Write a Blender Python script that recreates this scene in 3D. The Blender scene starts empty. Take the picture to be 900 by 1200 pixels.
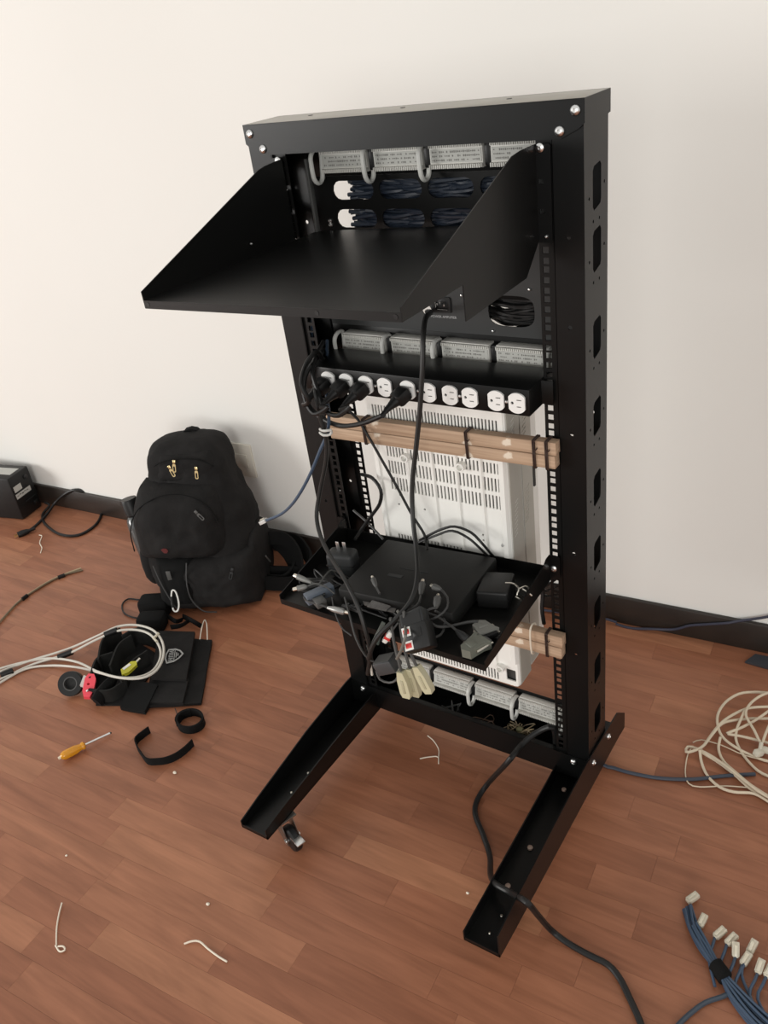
import bpy, bmesh, math, random
from mathutils import Matrix, Vector, noise
random.seed(7)
S = bpy.context.scene
COL = S.collection
R = math.radians

# ------------------------------------------------------------------ camera
def set_camera():
    yaw, pitch, roll = R(-36.81), R(29.93), R(-8.44)
    cy, sy = math.cos(yaw), math.sin(yaw)
    f = Vector((sy*math.cos(pitch), cy*math.cos(pitch), -math.sin(pitch)))
    r = Vector((cy, -sy, 0)); u = r.cross(f)
    rr = math.cos(roll)*r + math.sin(roll)*u
    uu = -math.sin(roll)*r + math.cos(roll)*u
    cam = bpy.data.cameras.new('camera'); o = bpy.data.objects.new('camera', cam); COL.objects.link(o)
    m = Matrix((rr, uu, -f)).transposed().to_4x4()
    m.translation = (0.74169, -1.15838, 1.48095)
    o.matrix_world = m
    cam.sensor_fit = 'VERTICAL'; cam.sensor_height = 36.0; cam.lens = 987.04/1200*36
    cam.clip_start = 0.02
    S.camera = o
set_camera()

# ------------------------------------------------------------------ light
w = bpy.data.worlds.new('world'); S.world = w; w.use_nodes = True
w.node_tree.nodes['Background'].inputs[0].default_value = (1.0, 0.985, 0.95, 1)
w.node_tree.nodes['Background'].inputs[1].default_value = 0.76
def area(name, loc, target, sx, sy, power, col):
    l = bpy.data.lights.new(name, 'AREA'); l.shape = 'RECTANGLE'; l.size = sx; l.size_y = sy
    l.energy = power; l.color = col
    o = bpy.data.objects.new(name, l); COL.objects.link(o); o.location = loc
    d = Vector(target) - Vector(loc)
    o.rotation_euler = d.to_track_quat('-Z', 'Y').to_euler()
    return o
area('window_light', (-5.6, -5.2, 1.6), (-0.3, 0.3, 0.7), 2.8, 2.0, 252, (1.0, 0.98, 0.95))
area('right_fill_light', (2.4, -5.6, 1.7), (0.6, 0.3, 0.7), 2.2, 1.8, 108, (1.0, 0.98, 0.95))  # added fill lamp at front right, brightens the right part of the wall
S.view_settings.view_transform = 'Standard'
S.view_settings.look = 'None'
S.view_settings.gamma = 1.0
S.view_settings.use_curve_mapping = False
S.view_settings.exposure = 0.0

# ------------------------------------------------------------------ materials
MATS = {}
def mat(name, col, rough=0.5, metal=0.0, var=0.0, vscale=8.0, bump=0.0, bscale=200.0, spec=0.5, coat=0.0, trans=0.0, col2=None, sub=0.0):
    if name in MATS: return MATS[name]
    m = bpy.data.materials.new(name); m.use_nodes = True; nt = m.node_tree; b = nt.nodes['Principled BSDF']
    b.inputs['Base Color'].default_value = (*col, 1); b.inputs['Roughness'].default_value = rough
    b.inputs['Metallic'].default_value = metal; b.inputs['Specular IOR Level'].default_value = spec
    b.inputs['Coat Weight'].default_value = coat; b.inputs['Transmission Weight'].default_value = trans
    tc = nt.nodes.new('ShaderNodeTexCoord')
    if var > 0 or col2:
        n = nt.nodes.new('ShaderNodeTexNoise'); n.inputs['Scale'].default_value = vscale; n.inputs['Detail'].default_value = 5
        nt.links.new(tc.outputs['Object'], n.inputs['Vector'])
        r = nt.nodes.new('ShaderNodeValToRGB')
        c2 = col2 if col2 else tuple(min(1, c*(1+var)) for c in col)
        c1 = tuple(c*(1-var) for c in col)
        r.color_ramp.elements[0].position = 0.3; r.color_ramp.elements[1].position = 0.7
        r.color_ramp.elements[0].color = (*c1, 1); r.color_ramp.elements[1].color = (*c2, 1)
        nt.links.new(n.outputs['Fac'], r.inputs['Fac']); nt.links.new(r.outputs['Color'], b.inputs['Base Color'])
    if bump > 0:
        n2 = nt.nodes.new('ShaderNodeTexNoise'); n2.inputs['Scale'].default_value = bscale; n2.inputs['Detail'].default_value = 3
        nt.links.new(tc.outputs['Object'], n2.inputs['Vector'])
        bp = nt.nodes.new('ShaderNodeBump'); bp.inputs['Strength'].default_value = bump; bp.inputs['Distance'].default_value = 0.002
        nt.links.new(n2.outputs['Fac'], bp.inputs['Height']); nt.links.new(bp.outputs['Normal'], b.inputs['Normal'])
    MATS[name] = m
    return m
BLACK = mat('black_powder_coat', (0.0042, 0.0044, 0.0044), 0.34, bump=0.06, bscale=900, var=0.12, vscale=6, spec=0.24)
BLACK2 = mat('black_satin_metal', (0.0055, 0.0055, 0.0053), 0.36, bump=0.05, bscale=700, spec=0.2)
BLK_PL = mat('black_plastic', (0.008, 0.008, 0.008), 0.45, spec=0.35, bump=0.05, bscale=400)
BLK_RUB = mat('black_rubber', (0.007, 0.007, 0.007), 0.42, spec=0.35)
DK_PL = mat('charcoal_plastic', (0.020, 0.021, 0.0215), 0.5, spec=0.35, bump=0.05, bscale=300)
GRY_PL = mat('grey_plastic', (0.075, 0.075, 0.072), 0.5)
SAGE_PL = mat('grey_green_plastic', (0.13, 0.135, 0.11), 0.55, bump=0.05, bscale=300)
BLOCK_PL = mat('light_grey_block_plastic', (0.62, 0.61, 0.57), 0.5)
CLIP_PL = mat('light_grey_clip_plastic', (0.55, 0.55, 0.52), 0.42)
WHITE_PL = mat('white_plastic', (0.80, 0.80, 0.78), 0.35)
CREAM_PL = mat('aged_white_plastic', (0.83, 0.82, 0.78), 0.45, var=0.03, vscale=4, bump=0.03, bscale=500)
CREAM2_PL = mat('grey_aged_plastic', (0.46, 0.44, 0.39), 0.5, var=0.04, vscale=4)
SLOT = mat('vent_interior_dark', (0.045, 0.043, 0.040), 0.8)
STEEL = mat('zinc_steel', (0.75, 0.75, 0.74), 0.28, metal=1.0)
BRASS = mat('brass', (0.75, 0.60, 0.32), 0.3, metal=1.0)
NICKEL = mat('nickel', (0.70, 0.66, 0.58), 0.3, metal=1.0)
CLOTH = mat('black_nylon_cloth', (0.0098, 0.0090, 0.0088), 0.85, spec=0.25, var=0.35, vscale=18, bump=0.9, bscale=45)
CLOTH2 = mat('black_webbing', (0.0055, 0.0055, 0.0055), 0.9, spec=0.2, bump=0.6, bscale=700)
PIPE = mat('charcoal_piping', (0.030, 0.030, 0.030), 0.6)
BLUE = mat('slate_blue_jacket', (0.042, 0.070, 0.115), 0.45)
BLUE_DK = mat('dark_blue_jacket', (0.018, 0.026, 0.042), 0.45)
BEIGE = mat('cream_cable_jacket', (0.62, 0.53, 0.40), 0.5, var=0.08, vscale=20)
BEIGE_PL = mat('yellowed_plug_plastic', (0.50, 0.47, 0.32), 0.4)
CLEAR = mat('clear_polycarbonate', (0.80, 0.74, 0.60), 0.18, trans=0.35)
WHITE_CB = mat('white_cable_jacket', (0.58, 0.55, 0.49), 0.45)
RED = mat('red_plastic', (0.90, 0.075, 0.11), 0.35)
REDLBL = mat('red_label_ink', (0.62, 0.035, 0.03), 0.5)
YELGRN = mat('lime_plastic', (0.50, 0.47, 0.03), 0.3)
AMBER = mat('amber_acetate', (0.80, 0.36, 0.02), 0.15, trans=0.3)
PAPER = mat('white_label_paper', (0.70, 0.69, 0.65), 0.6)
PAPERG = mat('grey_label_paper', (0.46, 0.46, 0.43), 0.6)
INK = mat('light_print_ink', (0.42, 0.42, 0.42), 0.6)
TIE = mat('white_nylon', (0.74, 0.66, 0.54), 0.45)
BROWN = mat('dark_brown_wire', (0.035, 0.016, 0.010), 0.6)

def wood_batten():
    m = bpy.data.materials.new('rough_pale_wood'); m.use_nodes = True; nt = m.node_tree; b = nt.nodes['Principled BSDF']
    tc = nt.nodes.new('ShaderNodeTexCoord'); mp = nt.nodes.new('ShaderNodeMapping'); mp.inputs['Scale'].default_value = (3, 40, 90)
    n = nt.nodes.new('ShaderNodeTexNoise'); n.inputs['Scale'].default_value = 1.5; n.inputs['Detail'].default_value = 8
    r = nt.nodes.new('ShaderNodeValToRGB'); e = r.color_ramp.elements
    e[0].position = 0.3; e[0].color = (0.32, 0.205, 0.13, 1); e[1].position = 0.72; e[1].color = (0.56, 0.40, 0.275, 1)
    nt.links.new(tc.outputs['Object'], mp.inputs[0]); nt.links.new(mp.outputs[0], n.inputs['Vector'])
    nt.links.new(n.outputs['Fac'], r.inputs[0])
    n2 = nt.nodes.new('ShaderNodeTexNoise'); n2.inputs['Scale'].default_value = 22; n2.inputs['Detail'].default_value = 4
    r2 = nt.nodes.new('ShaderNodeValToRGB'); r2.color_ramp.elements[0].position = 0.66; r2.color_ramp.elements[1].position = 0.70
    nt.links.new(tc.outputs['Object'], n2.inputs['Vector']); nt.links.new(n2.outputs['Fac'], r2.inputs[0])
    mx = nt.nodes.new('ShaderNodeMix'); mx.data_type = 'RGBA'; mx.inputs['B'].default_value = (0.72, 0.62, 0.50, 1)
    nt.links.new(r2.outputs[0], mx.inputs['Factor']); nt.links.new(r.outputs[0], mx.inputs['A'])
    nt.links.new(mx.outputs['Result'], b.inputs['Base Color']); b.inputs['Roughness'].default_value = 0.7
    bp = nt.nodes.new('ShaderNodeBump'); bp.inputs['Strength'].default_value = 0.3; bp.inputs['Distance'].default_value = 0.002
    nt.links.new(n.outputs['Fac'], bp.inputs['Height']); nt.links.new(bp.outputs[0], b.inputs['Normal'])
    return m
WOOD = wood_batten()

def laminate():
    m = bpy.data.materials.new('reddish_laminate'); m.use_nodes = True; nt = m.node_tree; b = nt.nodes['Principled BSDF']
    oi = nt.nodes.new('ShaderNodeObjectInfo'); g = nt.nodes.new('ShaderNodeNewGeometry')
    mp = nt.nodes.new('ShaderNodeMapping'); mp.inputs['Rotation'].default_value = (0, 0, -R(3.75)); mp.inputs['Scale'].default_value = (2.2, 16, 1)
    nt.links.new(g.outputs['Position'], mp.inputs[0])
    ml = nt.nodes.new('ShaderNodeMath'); ml.operation = 'MULTIPLY'; ml.inputs[1].default_value = 57.0
    nt.links.new(oi.outputs['Random'], ml.inputs[0])
    n = nt.nodes.new('ShaderNodeTexNoise'); n.noise_dimensions = '4D'; n.inputs['Scale'].default_value = 1.6; n.inputs['Detail'].default_value = 7
    n.inputs['Distortion'].default_value = 1.2
    nt.links.new(mp.outputs[0], n.inputs['Vector']); nt.links.new(ml.outputs[0], n.inputs['W'])
    base = nt.nodes.new('ShaderNodeValToRGB'); e = base.color_ramp.elements
    e[0].position = 0.0; e[0].color = (0.285, 0.110, 0.057, 1); e[1].position = 1.0; e[1].color = (0.395, 0.174, 0.092, 1)
    x = e.new(0.35); x.color = (0.315, 0.125, 0.066, 1); x = e.new(0.75); x.color = (0.335, 0.136, 0.072, 1)
    nt.links.new(oi.outputs['Random'], base.inputs[0])
    gr = nt.nodes.new('ShaderNodeValToRGB'); e = gr.color_ramp.elements
    e[0].position = 0.28; e[0].color = (0.74, 0.71, 0.68, 1); e[1].position = 0.72; e[1].color = (1.14, 1.15, 1.16, 1)
    nt.links.new(n.outputs['Fac'], gr.inputs[0])
    mx = nt.nodes.new('ShaderNodeMix'); mx.data_type = 'RGBA'; mx.blend_type = 'MULTIPLY'; mx.inputs['Factor'].default_value = 1
    nt.links.new(base.outputs[0], mx.inputs['A']); nt.links.new(gr.outputs[0], mx.inputs['B'])
    mp2 = nt.nodes.new('ShaderNodeMapping'); mp2.inputs['Rotation'].default_value = (0, 0, -R(3.75)); mp2.inputs['Scale'].default_value = (5, 110, 1)
    nt.links.new(g.outputs['Position'], mp2.inputs[0])
    n3 = nt.nodes.new('ShaderNodeTexNoise'); n3.noise_dimensions = '4D'; n3.inputs['Scale'].default_value = 1.5; n3.inputs['Detail'].default_value = 4
    nt.links.new(mp2.outputs[0], n3.inputs['Vector']); nt.links.new(ml.outputs[0], n3.inputs['W'])
    g3 = nt.nodes.new('ShaderNodeValToRGB'); e = g3.color_ramp.elements
    e[0].position = 0.32; e[0].color = (0.92, 0.91, 0.90, 1); e[1].position = 0.62; e[1].color = (1.03, 1.03, 1.03, 1)
    nt.links.new(n3.outputs['Fac'], g3.inputs[0])
    mx2 = nt.nodes.new('ShaderNodeMix'); mx2.data_type = 'RGBA'; mx2.blend_type = 'MULTIPLY'; mx2.inputs['Factor'].default_value = 1
    nt.links.new(mx.outputs['Result'], mx2.inputs['A']); nt.links.new(g3.outputs[0], mx2.inputs['B'])
    nt.links.new(mx2.outputs['Result'], b.inputs['Base Color'])
    b.inputs['Roughness'].default_value = 0.42; b.inputs['Specular IOR Level'].default_value = 0.4
    return m
LAM = laminate()

def wall_paint():
    m = bpy.data.materials.new('cream_wall_paint'); m.use_nodes = True; nt = m.node_tree; b = nt.nodes['Principled BSDF']
    g = nt.nodes.new('ShaderNodeNewGeometry'); n = nt.nodes.new('ShaderNodeTexNoise')
    n.inputs['Scale'].default_value = 1.3; n.inputs['Detail'].default_value = 6
    nt.links.new(g.outputs['Position'], n.inputs['Vector'])
    r = nt.nodes.new('ShaderNodeValToRGB'); e = r.color_ramp.elements
    e[0].position = 0.3; e[0].color = (0.785, 0.773, 0.735, 1); e[1].position = 0.7; e[1].color = (0.805, 0.793, 0.757, 1)
    nt.links.new(n.outputs['Fac'], r.inputs[0]); nt.links.new(r.outputs[0], b.inputs['Base Color'])
    b.inputs['Roughness'].default_value = 0.75
    n2 = nt.nodes.new('ShaderNodeTexNoise'); n2.inputs['Scale'].default_value = 60; n2.inputs['Detail'].default_value = 4
    nt.links.new(g.outputs['Position'], n2.inputs['Vector'])
    bp = nt.nodes.new('ShaderNodeBump'); bp.inputs['Strength'].default_value = 0.08; bp.inputs['Distance'].default_value = 0.003
    nt.links.new(n2.outputs['Fac'], bp.inputs['Height']); nt.links.new(bp.outputs[0], b.inputs['Normal'])
    return m
WALL = wall_paint()
BASEB = mat('dark_stained_baseboard', (0.022, 0.017, 0.014), 0.38, var=0.3, vscale=10)

# ------------------------------------------------------------------ mesh helpers
I4 = Matrix.Identity(4)
def T(x, y=None, z=None):
    return Matrix.Translation(Vector(x) if y is None else Vector((x, y, z)))
def RZ(a): return Matrix.Rotation(a, 4, 'Z')
def RX(a): return Matrix.Rotation(a, 4, 'X')
def RY(a): return Matrix.Rotation(a, 4, 'Y')
def frame(o, xdir, up=(0, 0, 1)):
    """x axis along xdir, z as close to up as possible."""
    x = Vector(xdir).normalized(); u = Vector(up)
    if abs(x.dot(u.normalized())) > 0.98: u = Vector((0, 1, 0))
    y = u.cross(x).normalized(); z = x.cross(y)
    m = Matrix((x, y, z)).transposed().to_4x4(); m.translation = Vector(o)
    return m
XZ = Matrix(((1, 0, 0, 0), (0, 0, -1, 0), (0, 1, 0, 0), (0, 0, 0, 1)))      # plate drawn in (x, z), facing -y
YZ = Matrix(((0, 0, 1, 0), (1, 0, 0, 0), (0, 1, 0, 0), (0, 0, 0, 1)))       # plate drawn in (y, z), facing +x

def smooth_path(pts, step=0.012, closed=False):
    P = [Vector(p) for p in pts]; n = len(P)
    if n < 3 and not closed:
        return P
    out = []
    segs = n if closed else n-1
    for i in range(segs):
        if closed:
            p0, p1, p2, p3 = P[(i-1) % n], P[i], P[(i+1) % n], P[(i+2) % n]
        else:
            p1, p2 = P[i], P[i+1]
            p0 = P[i-1] if i > 0 else p1*2-p2
            p3 = P[i+2] if i+2 < n else p2*2-p1
        k = max(2, min(40, int((p2-p1).length/step)+1))
        for j in range(k):
            t = j/k
            out.append(0.5*((2*p1)+(-p0+p2)*t+(2*p0-5*p1+4*p2-p3)*t*t+(-p0+3*p1-3*p2+p3)*t*t*t))
    if not closed: out.append(P[-1])
    return out

class MB:
    def __init__(s): s.bm = bmesh.new()
    def add_mesh(s, me, M=I4):
        me.transform(M); s.bm.from_mesh(me); bpy.data.meshes.remove(me); return s
    def box(s, c, d, bev=0.0, M=I4, seg=2):
        b = bmesh.new(); bmesh.ops.create_cube(b, size=1.0)
        bmesh.ops.scale(b, vec=d, verts=b.verts)
        if bev > 0: bmesh.ops.bevel(b, geom=b.edges[:], offset=min(bev, 0.49*min(d)), segments=seg, affect='EDGES', profile=0.5)
        me = bpy.data.meshes.new('t'); b.to_mesh(me); b.free()
        return s.add_mesh(me, M @ T(c))
    def box2(s, a, b, bev=0.0, M=I4):
        return s.box([(a[i]+b[i])/2 for i in range(3)], [abs(b[i]-a[i]) for i in range(3)], bev, M)
    def sweep(s, path, radii, n=8, closed=False, cap=True, sx=1.0, up=None):
        bm = s.bm; P = [Vector(p) for p in path]; m = len(P); rings = []
        if not isinstance(radii, (list, tuple)): radii = [radii]*m
        t0 = (P[1]-P[0]).normalized(); a = Vector(up) if up else (Vector((0, 0, 1)) if abs(t0.z) < 0.9 else Vector((1, 0, 0)))
        nrm = (a - t0*a.dot(t0)).normalized()
        for i in range(m):
            if closed: t = (P[(i+1) % m]-P[i-1])
            else: t = P[min(i+1, m-1)]-P[max(i-1, 0)]
            t = t.normalized() if t.length > 1e-9 else t0
            nrm = (nrm - t*nrm.dot(t)); nrm = nrm.normalized() if nrm.length > 1e-6 else t.orthogonal().normalized()
            bn = t.cross(nrm)
            rings.append([bm.verts.new(P[i]+(nrm*math.cos(2*math.pi*k/n)+bn*math.sin(2*math.pi*k/n)*sx)*radii[i]) for k in range(n)])
        for i in range(m if closed else m-1):
            A, B = rings[i], rings[(i+1) % m]
            for k in range(n): bm.faces.new((A[k], A[(k+1) % n], B[(k+1) % n], B[k]))
        if cap and not closed:
            bm.faces.new(rings[0][::-1]); bm.faces.new(rings[-1])
        return s
    def tube(s, pts, r, n=8, closed=False, step=0.012): return s.sweep(smooth_path(pts, step, closed), r, n, closed)
    def cyl(s, a, b, r0, r1=None, n=20): return s.sweep([a, b], [r0, r0 if r1 is None else r1], n)
    def lathe(s, prof, M=I4, n=24):
        bm = s.bm; rings = []
        for (r, z) in prof:
            if r < 1e-6: rings.append([bm.verts.new(M @ Vector((0, 0, z)))])
            else: rings.append([bm.verts.new(M @ Vector((r*math.cos(2*math.pi*k/n), r*math.sin(2*math.pi*k/n), z))) for k in range(n)])
        for A, B in zip(rings, rings[1:]):
            for k in range(n):
                k2 = (k+1) % n
                if len(A) == 1 and len(B) == 1: continue
                if len(A) == 1: bm.faces.new((A[0], B[k], B[k2]))
                elif len(B) == 1: bm.faces.new((A[k], A[k2], B[0]))
                else: bm.faces.new((A[k], A[k2], B[k2], B[k]))
        if len(rings[0]) > 1: bm.faces.new(rings[0][::-1])
        if len(rings[-1]) > 1: bm.faces.new(rings[-1])
        return s
    def plate(s, outline, holes=(), t=0.002, M=I4):
        cu = bpy.data.curves.new('t', 'CURVE'); cu.dimensions = '2D'; cu.fill_mode = 'BOTH'; cu.extrude = t/2
        for loop in [outline]+list(holes):
            sp = cu.splines.new('POLY'); sp.points.add(len(loop)-1); sp.use_cyclic_u = True
            for p, q in zip(sp.points, loop): p.co = (q[0], q[1], 0, 1)
        o = bpy.data.objects.new('t', cu); me = bpy.data.meshes.new_from_object(o)
        bpy.data.objects.remove(o); bpy.data.curves.remove(cu)
        return s.add_mesh(me, M)
    def loft(s, rings, cap=True):
        bm = s.bm; V = [[bm.verts.new(p) for p in r] for r in rings]; n = len(V[0])
        for A, B in zip(V, V[1:]):
            for k in range(n): bm.faces.new((A[k], A[(k+1) % n], B[(k+1) % n], B[k]))
        if cap: bm.faces.new(V[0][::-1]); bm.faces.new(V[-1])
        return s
    def strip(s, path, w, t, up=(0, 0, 1)):
        """flat band of width w (along up) and thickness t following path"""
        P = [Vector(p) for p in path]; U = Vector(up); rings = []
        for i in range(len(P)):
            d = (P[min(i+1, len(P)-1)]-P[max(i-1, 0)]).normalized(); sd = d.cross(U).normalized()*t/2; uu = sd.cross(d).normalized()*w/2
            rings.append([P[i]+sd+uu, P[i]-sd+uu, P[i]-sd-uu, P[i]+sd-uu])
        return s.loft(rings)
    def sheet(s, corners, t):
        """thin plate between >=3 coplanar-ish points, thickness t along -normal"""
        P = [Vector(p) for p in corners]; nn = (P[1]-P[0]).cross(P[2]-P[0]).normalized()*t
        return s.loft([[p for p in P], [p-nn for p in P]])
    def blob(s, M, sx, sy, sz, e=0.7, e2=0.7, nu=32, nv=20, amp=0.0, fr=8.0, half=False):
        f = lambda v, p: math.copysign(abs(v)**p, v)
        bm = s.bm; rings = []
        for i in range(nv+1):
            v = -math.pi/2+math.pi*i/nv; row = []
            for j in range(nu):
                u = 2*math.pi*j/nu
                p = Vector((sx*f(math.cos(v), e)*f(math.cos(u), e2), sy*f(math.cos(v), e)*f(math.sin(u), e2), sz*f(math.sin(v), e)))
                q = M @ p
                if amp: q = q + (M.to_3x3() @ p).normalized()*amp*noise.fractal(q*fr, 1.0, 2.0, 4)
                row.append(q)
            rings.append(row)
        vs = [[bm.verts.new(p) for p in r] for r in rings[1:-1]]
        a = bm.verts.new(sum(rings[0], Vector())/nu); b = bm.verts.new(sum(rings[-1], Vector())/nu)
        for A, B in zip(vs, vs[1:]):
            for k in range(nu): bm.faces.new((A[k], A[(k+1) % nu], B[(k+1) % nu], B[k]))
        for k in range(nu):
            bm.faces.new((a, vs[0][(k+1) % nu], vs[0][k])); bm.faces.new((b, vs[-1][k], vs[-1][(k+1) % nu]))
        return s
    def text(s, txt, size, M, ext=0.0002):
        cu = bpy.data.curves.new('t', 'FONT'); cu.body = txt; cu.size = size; cu.extrude = ext; cu.align_x = 'CENTER'; cu.align_y = 'CENTER'
        cu.resolution_u = 2
        o = bpy.data.objects.new('t', cu); me = bpy.data.meshes.new_from_object(o)
        bpy.data.objects.remove(o); bpy.data.curves.remove(cu)
        return s.add_mesh(me, M)
    def build(s, name, m, parent=None, angle=35):
        bm = s.bm; bmesh.ops.recalc_face_normals(bm, faces=bm.faces[:])
        xs = [v.co for v in bm.verts]
        lo = Vector([min(c[i] for c in xs) for i in range(3)]); hi = Vector([max(c[i] for c in xs) for i in range(3)])
        c = Vector(((lo.x+hi.x)/2, (lo.y+hi.y)/2, lo.z))
        bmesh.ops.translate(bm, verts=bm.verts, vec=-c)
        me = bpy.data.meshes.new(name); bm.to_mesh(me); bm.free()
        me.polygons.foreach_set('use_smooth', [True]*len(me.polygons)); me.set_sharp_from_angle(angle=R(angle))
        me.materials.append(m)
        o = bpy.data.objects.new(name, me); COL.objects.link(o); o.matrix_basis = T(c)
        if parent: setp(o, parent)
        return o

def setp(o, parent):
    o.parent = parent; o.matrix_parent_inverse = parent.matrix_basis.inverted()
def tag(o, label, cat, group=None):
    o['label'] = label; o['category'] = cat
    if group: o['group'] = group
    return o
def thing(name, label, cat, loc, group=None):
    o = bpy.data.objects.new(name, None); o.empty_display_size = 0.05; COL.objects.link(o); o.matrix_basis = T(loc)
    return tag(o, label, cat, group)
def struct(o): o['kind'] = 'structure'; return o
def dup(root, M, label=None, group=None, parent=None):
    def cp(o, par):
        c = o.copy(); COL.objects.link(c); c.matrix_basis = M @ o.matrix_basis
        if par: setp(c, par)
        for ch in KIDS(o): cp(ch, c)
        return c
    r = cp(root, parent)
    if label: r['label'] = label
    if group: r['group'] = group
    return r
def KIDS(o): return [x for x in bpy.data.objects if x.parent == o]
def rect(x0, y0, x1, y1, c=0.0):
    if c <= 0: return [(x0, y0), (x1, y0), (x1, y1), (x0, y1)]
    out = []
    for (cx, cy, a0) in ((x1-c, y0+c, -90), (x1-c, y1-c, 0), (x0+c, y1-c, 90), (x0+c, y0+c, 180)):
        for k in range(4):
            a = R(a0+30*k); out.append((cx+c*math.cos(a), cy+c*math.sin(a)))
    return out
def circ(x, y, r, n=10): return [(x+r*math.cos(2*math.pi*k/n), y+r*math.sin(2*math.pi*k/n)) for k in range(n)]

# ================================================================== setting
WA = math.atan(0.0655); DW = Vector((math.cos(WA), math.sin(WA), 0)); NW = Vector((math.sin(WA), -math.cos(WA), 0))
MW = T(0, 0.627, 0) @ RZ(WA)                       # wall frame: x along the wall, y into the wall
struct(MB().box2((-6.0, 0, -0.05), (4.0, 0.12, 2.8), 0, MW).build('wall_back', WALL))
struct(MB().box2((-6.0, -0.012, 0.0), (4.0, 0.0, 0.085), 0.003, MW).build('baseboard_back', BASEB))
floor = struct(MB().box2((-6.0, -4.5, -0.05), (4.0, 0.05, -0.003), 0, MW).build('floor', LAM))
def lay_floor():
    """laminate strips, 63 mm wide, staggered; the ones the photo shows largest are single parts"""
    w = 0.0635; gap = 0.0003
    ub = bmesh.new(); bmesh.ops.create_cube(ub, size=1.0)
    me = bpy.data.meshes.new('plank'); ub.to_mesh(me); ub.free(); me.materials.append(LAM)
    cam = S.camera.matrix_basis.inverted()
    f = 987.04
    def inview(p):
        q = cam @ p
        if q.z > -0.1: return None
        x, y = 450+f*q.x/-q.z, 600-f*q.y/-q.z
        return (x, y) if -30 < x < 930 and 520 < y < 1240 else None
    rows = []; rest = MB(); y = -0.0
    k = 0
    while y > -2.6:
        x = -3.4 - random.random()*0.5
        while x < 1.9:
            L = random.choice((0.28, 0.34, 0.42, 0.5, 0.36))*random.uniform(0.92, 1.08)
            M = MW @ T(x+L/2, y-w/2, -0.0015) @ Matrix.Diagonal((L-gap, w-gap, 0.003, 1))
            pts = [inview(M @ Vector((a, b, 0.5))) for a in (-.5, -.25, 0, .25, .5) for b in (-.5, .5)]
            if any(pts): rows.append(M)
            else:
                rest.box((x+L/2, y-w/2, -0.0015), (L-gap, w-gap, 0.003), 0, MW)
            x += L
        y -= w; k += 1
    cp = S.camera.matrix_basis.translation
    rows.sort(key=lambda M: (M.translation-cp).length)
    for M in rows[:300]:
        o = bpy.data.objects.new('plank', me); COL.objects.link(o); o.matrix_basis = M; setp(o, floor)
    for M in rows[300:]:
        b = bpy.data.meshes.new('t'); b.from_pydata([v.co[:] for v in me.vertices], [], [tuple(p.vertices) for p in me.polygons])
        rest.add_mesh(b, M)
    r = rest.build('plank_field', LAM, floor); r['kind'] = 'stuff'
    return len(rows)
lay_floor()
# wall outlet plate behind the backpack
def wall_outlet():
    M = MW @ T(-1.082, 0, 0.335)
    t = thing('wall_outlet', 'beige square outlet plate on the wall behind the black backpack', 'wall outlet', M.translation)
    MB().box((0, -0.004, 0), (0.112, 0.008, 0.118), 0.003, M).build('cover_plate', mat('cream_outlet_plastic', (0.66, 0.62, 0.54), 0.45), t)
    MB().box((0, -0.009, 0), (0.07, 0.003, 0.045), 0.001, M).build('socket_insert', mat('cream_insert_plastic', (0.60, 0.56, 0.48), 0.4), t)
wall_outlet()

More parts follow.
